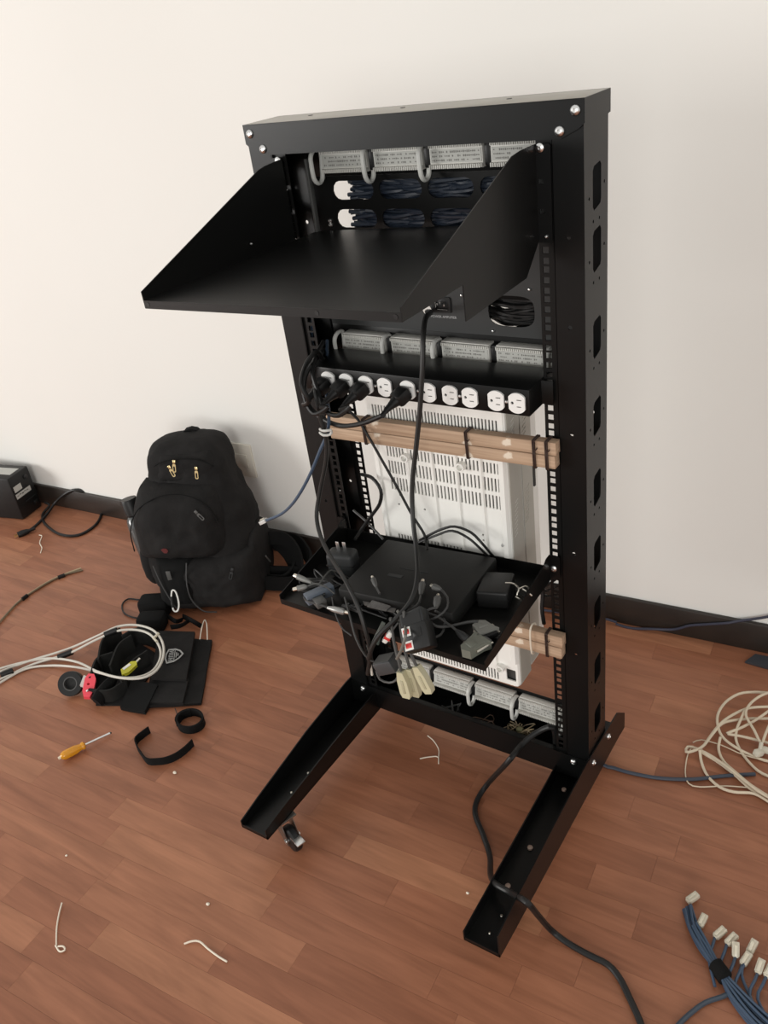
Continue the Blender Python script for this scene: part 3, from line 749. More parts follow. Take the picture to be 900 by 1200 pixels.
# ================================================================== things heaped on the lower tray
TT = RY(-math.atan(0.0444))
def on_tray(x, y, a=0.0, dz=0.0): return T(x, y, ZT(x)+0.0006+dz) @ TT @ RZ(a)
def simple(name, m, mt, label, cat, group=None): return tag(m.build(name, mt), label, cat, group)
def media_box():
    M = on_tray(0.018, -0.117, R(1.5))
    t = thing('electronics_box', 'wide flat black electronics box lying on the lower tray', 'electronics', M.translation)
    MB().box((0, 0, 0.021), (0.236, 0.178, 0.034), 0.004, M).build('case', mat('matte_black_case', (0.009, 0.009, 0.0085), 0.55, spec=0.25, bump=0.08, bscale=500), t)
    for sx in (-1, 1):
        for sy in (-1, 1): MB().lathe([(0.008, 0), (0.007, 0.0045)], M @ T(sx*0.1, sy*0.07, 0), 12).build('foot', BLK_RUB, t)
    MB().box((-0.035, -0.02, 0.0384), (0.03, 0.008, 0.0008), 0, M).build('badge', DK_PL, t)
    MB().box((-0.01, 0.006, 0.0384), (0.06, 0.0012, 0.0006), 0, M).build('top_line', DK_PL, t)
media_box()
def wall_adapter(name, label, M, s, mt, prongs=None, bev=0.006, group='power adapters on the lower tray'):
    t = thing(name, label, 'power adapter', M.translation, group)
    b = MB().box((0, 0, s[2]/2), s, bev, M, 3).build('body', mt, t)
    MB().box((0, 0, s[2]*0.52), (s[0]+0.0006, s[1]+0.0006, 0.0008), 0, M).build('seam', BLK_RUB, b)
    for p in (prongs or ()):
        MB().box(p[0], p[1], 0.0005, M).build('prong', STEEL, t)
    return t
M = on_tray(-0.150, -0.118, R(12)) @ T(0, 0, 0.002)
wall_adapter('power_adapter', 'square charcoal plug adapter standing with two bare prongs up, by left upright', M, (0.058, 0.036, 0.052), DK_PL, [((-0.007, 0.004, 0.060), (0.0065, 0.0016, 0.018)), ((0.007, 0.004, 0.060), (0.0065, 0.0016, 0.018))], 0.009)
M = on_tray(0.163, -0.092, R(14))
wall_adapter('power_adapter', 'black block adapter at the right rear of the tray, beside loose silver wires', M, (0.056, 0.066, 0.034), BLK_PL, None, 0.004)
# silver twisted wires by that adapter
m = MB()
t = thing('bare_wires', 'short twisted silver wires at the right rear corner of the tray', 'wire', (0.2132, -0.0947, 0.6000))
for pts in ([(0.1847, -0.0994, 0.6260), (0.1967, -0.0911, 0.6220), (0.2086, -0.0965, 0.6180), (0.2082, -0.1035, 0.6100), (0.2132, -0.0947, 0.6000)], [(0.2086, -0.0965, 0.6180), (0.2156, -0.0840, 0.6170), (0.2221, -0.0817, 0.6100)], [(0.2051, -0.1042, 0.6060), (0.2136, -0.1025, 0.6000), (0.2184, -0.0997, 0.5940)], [(0.2139, -0.0943, 0.6180), (0.2224, -0.0926, 0.6120), (0.2283, -0.0890, 0.6040)]):
    MB().tube(pts, 0.0016, 6, step=0.004).build('wire', NICKEL, t)
# grey-green connector hoods at the right front corner
def hood(M, label, L, mt, face):
    t = thing('connector_hood', label, 'connector', M.translation, 'connector hoods on the tray')
    m = MB()
    m.plate([(-L/2, -0.015), (L*0.2, -0.015), (L/2, -0.020), (L/2, 0.020), (L*0.2, 0.015), (-L/2, 0.009), (-L/2-0.006, 0.0)], (), 0.016, M @ T(0, 0, 0.009))
    m.box((-L*0.15, 0, 0.009), (L*0.35, 0.018, 0.019), 0.002, M)
    m.build('shell', mt, t)
    MB().box((L/2+0.003, 0, 0.009), (0.007, 0.030, 0.010), 0.002, M).build('face', face, t)
    for s in (-1, 1): MB().cyl(M @ Vector((-L*0.2, s*0.0165, 0.010)), M @ Vector((L/2+0.005, s*0.0175, 0.010)), 0.0022, n=8).build('thumb_screw', NICKEL, t)
hood(on_tray(0.192, -0.196, R(-38), 0.003), 'light grey square connector at the tray right front, above green-grey one', 0.030, mat('pale_grey_plastic', (0.16, 0.16, 0.145), 0.5), BLK_PL)
hood(on_tray(0.194, -0.238, R(68), 0.003), 'green-grey connector hood on the very front right corner of tray', 0.040, SAGE_PL, GRY_PL)
# small blue-grey converter and phono plugs, left front
M = on_tray(-0.140, -0.214, R(62), 0.010)
t = thing('signal_converter', 'small blue-grey converter block among wires at tray left', 'adapter', M.translation)
MB().box((0, 0, 0.010), (0.056, 0.018, 0.020), 0.0015, M).build('body', mat('blue_grey_plastic', (0.10, 0.12, 0.15), 0.45), t)
MB().box((-0.010, -0.022, 0.008), (0.020, 0.022, 0.014), 0.002, M).build('jack', GRY_PL, t)
MB().cyl(M @ Vector((0.03, 0, 0.010)), M @ Vector((0.040, 0, 0.010)), 0.004, n=10).build('strain_relief', BLK_RUB, t)
GCB = mat('grey_cable_jacket', (0.035, 0.035, 0.034), 0.5)
GCB2 = mat('mid_grey_cable_jacket', (0.065, 0.065, 0.062), 0.5)
def phono(a, b, path, label):
    t = thing('phono_plug', label, 'plug', a, 'grey phono plugs hanging off the tray left')
    a, b = Vector(a), Vector(b); d = (b-a).normalized()
    MB().sweep([a, a+d*0.009, a+d*0.010, a+d*0.024, b], [0.0015, 0.0018, 0.0055, 0.0056, 0.0026], 12).build('body', mat('pale_plug_plastic', (0.16, 0.16, 0.15), 0.4), t)
    MB().cyl(a+d*0.001, a+d*0.010, 0.0038, n=12).build('ring', NICKEL, t)
    MB().tube([b]+path, 0.0017, 6).build('lead', GCB2, t)
phono((-0.2057, -0.2024, 0.6060), (-0.1604, -0.2076, 0.6040), [(-0.1440, -0.2053, 0.6050), (-0.1451, -0.1868, 0.6080), (-0.1522, -0.1564, 0.6020), (-0.1419, -0.1459, 0.5900)], 'grey phono plug pointing up left off the tray, upper of two')
phono((-0.1911, -0.2286, 0.5940), (-0.1655, -0.2154, 0.6000), [(-0.1511, -0.2067, 0.6040), (-0.1303, -0.2038, 0.6000), (-0.1103, -0.2066, 0.5920)], 'grey phono plug resting at the tray left edge, lower of two')
# flat thin silver packet and plugs along the front of the tray
def din_plug(a, b, r, label, path, mt, name='cable_plug'):
    t = thing(name, label, 'plug', a, 'loose plugs on the lower tray')
    a, b = Vector(a), Vector(b)
    MB().sweep([a, a.lerp(b, .12), a.lerp(b, .6), b], [r*.75, r, r*.9, r*.45], 12).build('body', mt, t)
    MB().sweep([a.lerp(b, -.25), a], [r*.5, r*.5], 10).build('tip', NICKEL, t)
    if path: MB().tube([b]+path, 0.0021, 7).build('lead', GCB, t)
din_plug((0.0525, -0.1565, 0.6280), (0.0645, -0.1837, 0.6240), 0.0062, 'grey barrel plug lying on the flat black box', [(0.0714, -0.2017, 0.6220), (0.0705, -0.2203, 0.6220), (0.0584, -0.2297, 0.6160), (0.0545, -0.2479, 0.6060)], GRY_PL)
din_plug((0.0807, -0.1679, 0.6360), (0.0978, -0.1686, 0.6340), 0.0060, 'grey angled plug near the middle of the tray, behind metal one', [(0.1165, -0.1817, 0.6320), (0.1274, -0.2023, 0.6280), (0.1197, -0.2194, 0.6200), (0.1008, -0.2286, 0.6100)], GRY_PL)
din_plug((0.1017, -0.1879, 0.6320), (0.1116, -0.2118, 0.6300), 0.0070, 'metal tipped grey plug lying at the middle of the tray', [(0.1018, -0.2181, 0.6280), (0.0946, -0.2301, 0.6200), (0.0895, -0.2434, 0.6100)], GRY_PL)
din_plug((0.1789, -0.2320, 0.5980), (0.1534, -0.2221, 0.6020), 0.0070, 'grey pear-shaped plug at the end of a cable over the tray', [(0.1344, -0.2161, 0.6060), (0.1113, -0.2118, 0.6120), (0.0908, -0.2160, 0.6160), (0.0724, -0.2215, 0.6180)], DK_PL)
din_plug((-0.0374, -0.1792, 0.6280), (-0.0199, -0.1956, 0.6250), 0.0050, 'small grey plug lying on the left of the flat black box', [(-0.0039, -0.2094, 0.6240)], GRY_PL)
din_plug((-0.0647, -0.2398, 0.5880), (-0.1013, -0.2417, 0.5880), 0.0065, 'silver plug on the tray front edge at the left', [(-0.1203, -0.2416, 0.5900), (-0.1430, -0.2427, 0.5900), (-0.1582, -0.2379, 0.5920), (-0.1479, -0.2251, 0.5920)], mat('dull_silver_plug', (0.32, 0.32, 0.31), 0.35, metal=0.6))
m = MB()
m.sheet([(-0.0405, -0.2144, 0.6020), (-0.0306, -0.2238, 0.6020), (0.0324, -0.2239, 0.6040), (0.0287, -0.2123, 0.6040)], 0.001)
m.sheet([(-0.0226, -0.2100, 0.6060), (-0.0227, -0.2272, 0.6030), (0.0167, -0.2267, 0.6050), (0.0180, -0.2117, 0.6060)], 0.001)
simple('foil_packet', m, mat('crinkled_silver_film', (0.16, 0.155, 0.15), 0.3, metal=0.5, bump=0.6, bscale=300), 'thin crinkled silver film along the front of the flat box', 'packet')
# adapters hanging over the front lip
def slab(name, a, b, w, h, mt, label, cat='power adapter', group=None, bev=0.003, up=(0, 0, 1)):
    a, b = Vector(a), Vector(b); Mf = frame(a, b-a, up); L = (b-a).length
    t = thing(name, label, cat, a.lerp(b, .5), group)
    MB().box((L/2, 0, 0), (L, w, h), bev, Mf).build('body', mt, t)
    return t, Mf, L
t, Mf, L = slab('power_adapter', (0.0776, -0.2620, 0.6127), (0.1136, -0.2460, 0.6337), 0.040, 0.024, DK_PL, 'charcoal adapter on the tray front, above the red-labelled one', group='adapters heaped on the tray front', up=(0, -0.55, 0.83))
MB().box((L/2, 0, 0.0124), (L*0.8, 0.03, 0.0006), 0, Mf).build('top_panel', BLK_PL, t)
t, Mf, L = slab('power_adapter', (0.0877, -0.2760, 0.5993), (0.1308, -0.2620, 0.6190), 0.044, 0.028, BLK_PL, 'black adapter with two red and white labels on tray front', group='adapters heaped on the tray front', up=(0, -0.75, 0.66))
for ux, uy in ((0.007, 0.011), (0.007, -0.012)):
    l = MB().box((ux+0.004, uy, 0.0143), (0.016, 0.015, 0.0006), 0, Mf).build('label', PAPER, t)
    MB().box((ux+0.004, uy, 0.0147), (0.011, 0.008, 0.0006), 0, Mf).build('red_print', REDLBL, l)
MB().box((L*0.62, 0.006, 0.0143), (0.016, 0.014, 0.0008), 0.0002, Mf).build('recess', BLK_RUB, t)
t, Mf, L = slab('power_adapter', (0.0182, -0.2720, 0.5180), (0.0535, -0.2680, 0.5351), 0.030, 0.026, mat('slate_plastic', (0.045, 0.047, 0.049), 0.45), 'small grey cube adapter hanging below the tray front', group='adapters heaped on the tray front')
MB().box((L/2, 0.0, 0.0133), (L*0.9, 0.024, 0.0008), 0, Mf).build('top_panel', GRY_PL, t)
t, Mf, L = slab('tagged_plug', (0.0317, -0.2640, 0.5699), (0.0469, -0.2580, 0.5927), 0.010, 0.010, PAPER, 'white tagged plug with a red band left of the red-labelled adapter', 'plug')
MB().box((L*0.45, 0, 0), (0.006, 0.0105, 0.0105), 0.0005, Mf).build('red_band', REDLBL, t)
MB().tube([Mf @ Vector((L, 0, 0)), (0.0561, -0.2500, 0.6080), (0.0586, -0.2314, 0.6100)], 0.002, 7).build('lead', GCB, t)
# beige plugs dangling
def beige_plug(top, bot, w, label):
    a, b = Vector(top), Vector(bot)
    t = thing('yellowed_plug', label, 'plug', b, 'yellowed plugs dangling under the tray front')
    d = (b-a); Mf = frame(a, d, (0, -1, 0))
    L = d.length
    MB().plate([(0.0, -w*0.28), (L*0.35, -w*0.5), (L*0.85, -w*0.52), (L, -w*0.36), (L, w*0.36), (L*0.85, w*0.52), (L*0.35, w*0.5), (0, w*0.28)], (), w*0.62, Mf).build('body', BEIGE_PL, t)
    MB().box((L*0.55, 0, w*0.32), (L*0.5, w*0.25, 0.002), 0.0006, Mf).build('grip', mat('yellowed_plug_grip', (0.40, 0.37, 0.25), 0.5), t)
    MB().tube([a+d*0.02, a-d*0.3, a-d*0.5+Vector((-0.01, 0.01, 0.02)), a-d*0.3+Vector((-0.02, 0.022, 0.075))], 0.0028, 7).build('lead', GCB2, t)
beige_plug((0.0662, -0.2740, 0.5253), (0.0725, -0.2740, 0.4692), 0.020, 'yellowed plug dangling below the tray, leftmost of three')
beige_plug((0.0776, -0.2640, 0.5271), (0.0855, -0.2640, 0.4677), 0.017, 'yellowed plug dangling below the tray, middle of three')
beige_plug((0.1013, -0.2760, 0.5508), (0.1219, -0.2760, 0.4998), 0.019, 'yellowed plug dangling below the tray, rightmost of three')
# grey flat card leaning among the cords
simple('plastic_card', MB().sheet([(-0.0043, -0.2520, 0.5490), (0.0209, -0.2460, 0.5979), (0.0293, -0.2480, 0.5982), (0.0113, -0.2540, 0.5480)], 0.0015), mat('dull_green_card', (0.06, 0.075, 0.065), 0.4), 'dull green sliver of plastic leaning at the tray front', 'card')

# ------------------------------------------------------------------ loose cords around the rack
def cord(name, pts, r, mt, label, cat='cable', group=None, n=8):
    return tag(MB().tube(pts, r, n).build(name, mt), label, cat, group)
cord('hanging_cable', [(-0.022, 0.072, 1.037), (0.0179, 0.0200, 1.0552), (0.0411, -0.0350, 1.0660), (0.0549, -0.0700, 1.0508), (0.0563, -0.0850, 1.0026), (0.0441, -0.0880, 0.9285), (0.0308, -0.0900, 0.8651), (0.0146, -0.0950, 0.7824), (0.0176, -0.1100, 0.7220), (0.0373, -0.1400, 0.6824), (0.0599, -0.1800, 0.6600), (0.0678, -0.2180, 0.6376), (0.0518, -0.2500, 0.6140), (0.0305, -0.2680, 0.5911), (0.0127, -0.2750, 0.5607), (-0.0021, -0.2720, 0.5265)], 0.0044, mat('worn_black_cord', (0.013, 0.013, 0.0125), 0.45, spec=0.35), 'long black cord hanging from under the shelf down to the tray', 'power cord')
cord('hanging_cable', [(-0.222, 0.02, 0.93), (-0.1886, -0.0550, 0.9419), (-0.1643, -0.0950, 0.9348), (-0.1606, -0.0980, 0.8873), (-0.1569, -0.0980, 0.8490), (-0.1643, -0.1000, 0.8055), (-0.1877, -0.1050, 0.7409), (-0.1950, -0.1200, 0.6916), (-0.1575, -0.1600, 0.6723), (-0.0978, -0.2050, 0.6624), (-0.0413, -0.2450, 0.6558), (-0.0121, -0.2620, 0.6232), (0.0006, -0.2700, 0.5830), (-0.0009, -0.2660, 0.5358), (-0.0221, -0.2580, 0.4724)], 0.0040, mat('worn_black_cord', (0.013, 0.013, 0.0125), 0.45, spec=0.35), 'long black cord running down the left upright over the tray', 'power cord')
cord('thin_cable', [(-0.1567, -0.0300, 0.8815), (-0.1345, -0.0280, 0.8630), (-0.1122, -0.0300, 0.8289), (-0.0906, -0.0280, 0.7819), (-0.0657, -0.0260, 0.7272), (-0.0437, -0.0240, 0.6746), (-0.0177, -0.0280, 0.6368), (0.0, -0.05, 0.62)], 0.0026, BLK_RUB, 'thin black cord slanting down across the white cabinet front')
cord('loop_cable', [(-0.1810, 0.0200, 0.7124), (-0.1340, -0.0100, 0.7286), (-0.1104, -0.0200, 0.7119), (-0.1173, -0.0200, 0.6801), (-0.1469, -0.0180, 0.6417), (-0.1717, -0.0200, 0.6093), (-0.1691, -0.0500, 0.6034)], 0.0036, BLK_RUB, 'short thick black cord loop beside the left rail above the tray')
cord('thin_cable', [(-0.2017, 0.0000, 0.6361), (-0.1674, -0.0100, 0.6247), (-0.1380, -0.0200, 0.6128), (-0.1146, -0.0300, 0.6040)], 0.0024, GCB, 'short grey cord crossing behind the prong adapter')
cord('arched_cable', [(-0.0334, -0.0218, 0.6160), (-0.0051, -0.0300, 0.6390), (0.0235, -0.0280, 0.6575), (0.0505, -0.0260, 0.6679), (0.0836, -0.0260, 0.6624), (0.1086, -0.0300, 0.6447), (0.1137, -0.0013, 0.6000)], 0.0026, BLK_RUB, 'thin black cord arching over the tray rear, upper of two')
cord('arched_cable', [(-0.0318, -0.0309, 0.6160), (0.0121, -0.0300, 0.6429), (0.0453, -0.0280, 0.6587), (0.0778, -0.0300, 0.6523), (0.1038, -0.0350, 0.6392), (0.1103, -0.0087, 0.6000)], 0.0024, BLK_RUB, 'thin black cord arching over the tray rear, lower of two')
cord('network_cable', [(-0.220, 0.03, 0.985), (-0.1700, -0.0580, 0.9188), (-0.1523, -0.0820, 0.9013), (-0.1558, -0.0860, 0.8691), (-0.1643, -0.0880, 0.8484), (-0.1826, -0.0900, 0.8187), (-0.2144, -0.0850, 0.7715), (-0.2521, -0.0800, 0.7210), (-0.2922, -0.0750, 0.6755), (-0.3336, -0.0700, 0.6399), (-0.3820, -0.0700, 0.6131)], 0.0031, BLUE, 'blue network cable dangling left from the rack with a clear plug', 'cable')
t = thing('cable_connector', 'clear network plug at the end of the dangling blue cable', 'plug', (-0.4007, -0.0700, 0.6048))
Mf = frame((-0.3817, -0.0700, 0.6142), Vector((-0.4152, -0.0700, 0.5952))-Vector((-0.3817, -0.0700, 0.6142)))
MB().box((0.010, 0, 0), (0.021, 0.0115, 0.008), 0.001, Mf).build('body', mat('clear_white_plug', (0.75, 0.75, 0.73), 0.2, trans=0.3), t)
MB().box((0.010, 0, 0.006), (0.014, 0.005, 0.0015), 0.0003, Mf).build('latch', CLEAR, t)
for k, (a, b, c, l) in enumerate(((366, 380, 405, 'blue cable running down inside the left rail, beside the block panel'),)):
    cord('network_cable', [(-0.2457, 0.0300, 1.0273), (-0.2500, 0.0250, 0.9991), (-0.2489, 0.0200, 0.9675), (-0.2021, -0.0300, 0.9472), (-0.1716, -0.0560, 0.9277)], 0.0031, BLUE, l)
cord('bundle_tie', [(-0.1716, -0.0920, 0.8646), (-0.1523, -0.1040, 0.8694), (-0.1397, -0.1000, 0.8710), (-0.1450, -0.0980, 0.8609), (-0.1560, -0.1040, 0.8605), (-0.1714, -0.0940, 0.8587)], 0.0026, CLIP_PL, 'pale tie around the cords at the left end of upper batten', 'tie')
# hanging loops at the left under the tray
cord('loop_cable', [(-0.0788, -0.2165, 0.6000), (-0.0459, -0.2500, 0.5915), (-0.0278, -0.2660, 0.5595), (-0.0118, -0.2680, 0.5277), (0.0053, -0.2640, 0.5149), (0.0157, -0.2580, 0.5256)], 0.0020, GCB, 'thin dark cord drooping under the tray left of the cube adapter')
cord('loop_cable', [(0.0023, -0.2620, 0.4925), (0.0083, -0.2640, 0.4764), (0.0282, -0.2640, 0.4758), (0.0427, -0.2620, 0.4855), (0.0528, -0.2620, 0.5069)], 0.0021, GCB2, 'thin grey cord loop below the small cube adapter')
cord('loop_cable', [(-0.1066, -0.2193, 0.5940), (-0.0855, -0.2430, 0.5859), (-0.0706, -0.2500, 0.5589), (-0.0460, -0.2550, 0.5511)], 0.0014, GCB, 'fine grey wire drooping off the tray left front')
cord('grey_lead', [(0.0482, -0.2345, 0.6200), (0.0762, -0.2580, 0.6201), (0.0993, -0.2920, 0.6258), (0.0909, -0.2950, 0.5986), (0.0718, -0.2880, 0.5648)], 0.0028, mat('warm_grey_lead', (0.13, 0.125, 0.11), 0.5), 'grey lead curving down over the red-labelled adapter')
cord('grey_lead', [(0.0979, -0.2281, 0.6160), (0.1192, -0.2273, 0.6040), (0.1390, -0.2108, 0.6000), (0.1597, -0.1948, 0.6020), (0.1757, -0.1882, 0.6040)], 0.0026, GCB, 'grey lead running to the square grey connector')
cord('grey_lead', [(0.1212, -0.2498, 0.5960), (0.1285, -0.2342, 0.5940), (0.1255, -0.2137, 0.5960), (0.1177, -0.2007, 0.6060), (0.1090, -0.2116, 0.6220)], 0.0022, GCB, 'thin dark lead looping right of the red-labelled adapter')
t = thing('cable_stub', 'thin cable end with white tip hanging at left of beam', 'cable', (-0.0145, -0.2600, 0.4768))
MB().tube([(-0.0088, -0.2620, 0.5473), (-0.0088, -0.2600, 0.5225), (-0.0120, -0.2580, 0.5001)], 0.0016, 6).build('lead', GCB2, t)
MB().cyl((-0.0120, -0.2580, 0.5001), (-0.0125, -0.2580, 0.4739), 0.0022, n=8).build('white_tip', WHITE_CB, t)
rr = random.Random(11)
for k in range(9):
    x = -0.20+0.03*k+rr.uniform(-.01, .01); y = -0.17+rr.uniform(-.05, .035) if k < 4 else -0.222+rr.uniform(-.008, .01)
    pts = []
    for j in range(6):
        px = x+rr.uniform(-.035, .035); py = y+rr.uniform(-.02, .02)
        px = max(-0.215, min(0.2, px))
        pts.append((px, max(-0.222, py), ZT(px)+0.006+rr.random()*0.02))
    cord('tangled_lead', pts, rr.choice((0.0017, 0.0022)), rr.choice((GCB, BLK_RUB, GCB)), 'tangled dark lead on the tray, %s counting from its left end' % ('first', 'second', 'third', 'fourth', 'fifth', 'sixth', 'seventh', 'eighth', 'ninth')[k], 'cable', 'dark leads tangled on the tray')
t = thing('cable_bundle', 'thin black wires between white cabinet and right upright below tray', 'cables', (0.19, 0.055, 0.49))
for k in range(3):
    MB().tube([(0.150, 0.06+0.01*k, 0.50+0.02*k), (0.185, 0.055, 0.495+0.012*k), (0.200, 0.05, 0.50+0.015*k), (0.222, 0.05, 0.512+0.02*k)], 0.0022, 6).build('wire', BLK_RUB, t)
cord('thin_cable', [(0.195, 0.02, 0.56), (0.197, 0.025, 0.53), (0.196, 0.02, 0.49), (0.199, 0.02, 0.455)], 0.004, BLK_RUB, 'short upright black cord beside the cabinet near lower batten')
# offcuts lying in the bottom channel
def offcut(label, seed, col, cx, n):
    rr = random.Random(seed); t = thing('wire_offcuts', label, 'wires', (cx, 0.03, 0.09))
    for k in range(n):
        pts = [(cx+rr.uniform(-.035, .035), 0.025+rr.uniform(-.012, .03), 0.098+rr.uniform(0, .05)) for j in range(5)]
        MB().tube(pts, 0.0012, 5).build('wire', col, t)
offcut('tangle of thin tan wires in the rack bottom by the right ring', 3, mat('tan_wire', (0.22, 0.17, 0.10), 0.5), 0.125, 9)
offcut('few thin grey wires in the rack bottom by the left ring', 4, GCB2, -0.055, 4)
offcut('few brown wires in the rack bottom between the two rings', 9, mat('umber_wire', (0.10, 0.06, 0.04), 0.5), 0.045, 3)
simple('wire_clip', MB().box((0.128, 0.03, 0.135), (0.014, 0.012, 0.012), 0.002, I4), mat('olive_clip', (0.20, 0.19, 0.10), 0.5), 'small olive clip among tan wires in the rack bottom', 'clip')
# heavy power cord from the rack bottom over the right foot
cord('floor_power_cable', [(0.21, 0.03, 0.112), (0.2185, 0.0000, 0.2078), (0.1897, -0.0120, 0.1944), (0.1674, -0.0400, 0.1767), (0.1581, -0.0900, 0.1692), (0.0840, -0.0499, 0.0300), (0.0731, -0.0850, 0.0070), (0.0870, -0.1203, 0.0062), (0.1240, -0.1575, 0.0062), (0.1618, -0.2011, 0.0120), (0.2007, -0.2690, 0.0600), (0.2333, -0.3079, 0.1010), (0.2682, -0.3189, 0.1130), (0.3146, -0.3477, 0.1540), (0.3245, -0.3284, 0.1000), (0.3324, -0.2961, 0.0200), (0.3639, -0.2975, 0.0062), (0.4074, -0.3017, 0.0062), (0.4422, -0.3028, 0.0062), (0.4684, -0.3165, 0.0062), (0.4951, -0.3423, 0.0062), (0.5265, -0.3763, 0.0062), (0.5562, -0.4172, 0.0062)], 0.0058, mat('heavy_black_cord', (0.010, 0.010, 0.010), 0.42, spec=0.35), 'heavy black power cord snaking from the rack over its right foot', 'power cord', None, 10)

# ================================================================== left floor: black box by the wall
def ups():
    M = T(-2.268, 0.366, 0) @ RZ(R(13))
    t = thing('backup_battery', 'black boxy backup battery with white labels against the left wall', 'power unit', M.translation)
    MB().box2((-0.18, -0.052, 0.002), (0.142, 0.060, 0.182), 0.006, M).build('case', BLK_PL, t)
    # right end details
    e = 0.1424
    def lab(y, z, w, h, nm, mt, dx=0.0):
        return MB().box((e+dx, y, z), (0.0008, w, h), 0, M).build(nm, mt, t)
    lab(-0.022, 0.128, 0.040, 0.024, 'label', PAPERG)
    l = lab(-0.004, 0.098, 0.080, 0.020, 'label', PAPERG)
    for k in range(5): MB().box((e+0.0006, -0.034+0.013*k, 0.099+0.002*(k % 2)), (0.0005, 0.010, 0.003+0.001*(k % 3)), 0, M).build('print_line', mat('dark_print', (0.12, 0.12, 0.11), 0.6), l)
    MB().box((e, 0.016, 0.060), (0.010, 0.060, 0.006), 0.001, M).build('ledge', BLK_PL, t)
    MB().lathe([(0.009, 0), (0.009, 0.004), (0.006, 0.006), (0.0, 0.006)], M @ T(e, 0.030, 0.150) @ RY(R(90)), 14).build('knob', DK_PL, t)
    MB().box((0.075, 0.006, 0.1824), (0.10, 0.050, 0.0008), 0, M).build('top_label', PAPERG, t)
    MB().box((e, 0.035, 0.035), (0.016, 0.022, 0.018), 0.003, M).build('cord_plug', BLK_RUB, t)
ups()
def ups_cord():
    t = thing('power_cable', 'black power cord coiled on the floor beside the backup battery', 'power cord', (-1.9330, 0.4155, 0.0000))
    MB().tube([(-2.0908, 0.4389, 0.0350), (-2.0797, 0.4490, 0.0200), (-2.0685, 0.4018, 0.0060), (-1.9942, 0.3566, 0.0055), (-1.8694, 0.3265, 0.0055), (-1.7908, 0.3503, 0.0055), (-1.7867, 0.4281, 0.0055), (-1.8426, 0.5057, 0.0060), (-1.8722, 0.5229, 0.0400), (-1.8981, 0.5096, 0.0800), (-1.9367, 0.4890, 0.0950), (-1.9879, 0.4729, 0.0750), (-2.0510, 0.4554, 0.0300), (-2.0476, 0.4126, 0.0120), (-2.0256, 0.3447, 0.0055), (-2.0142, 0.2968, 0.0055)], 0.0052, 8).build('cord', BLK_RUB, t)
    a, b = Vector((-2.0033, 0.2948, 0.0110)), Vector((-2.0238, 0.2552, 0.0090))
    Mf = frame(a, b-a)
    m = MB(); m.sweep([Mf @ Vector((x, 0, 0)) for x in (-0.02, 0.0, 0.012, 0.028, 0.045)], [0.005, 0.006, 0.010, 0.012, 0.011], 12); m.build('plug', BLK_RUB, t)
    MB().box((0.051, 0.005, 0), (0.014, 0.0015, 0.006), 0, Mf).build('prong', BRASS, t)
    MB().box((0.051, -0.005, 0), (0.014, 0.0015, 0.006), 0, Mf).build('prong', BRASS, t)
ups_cord()

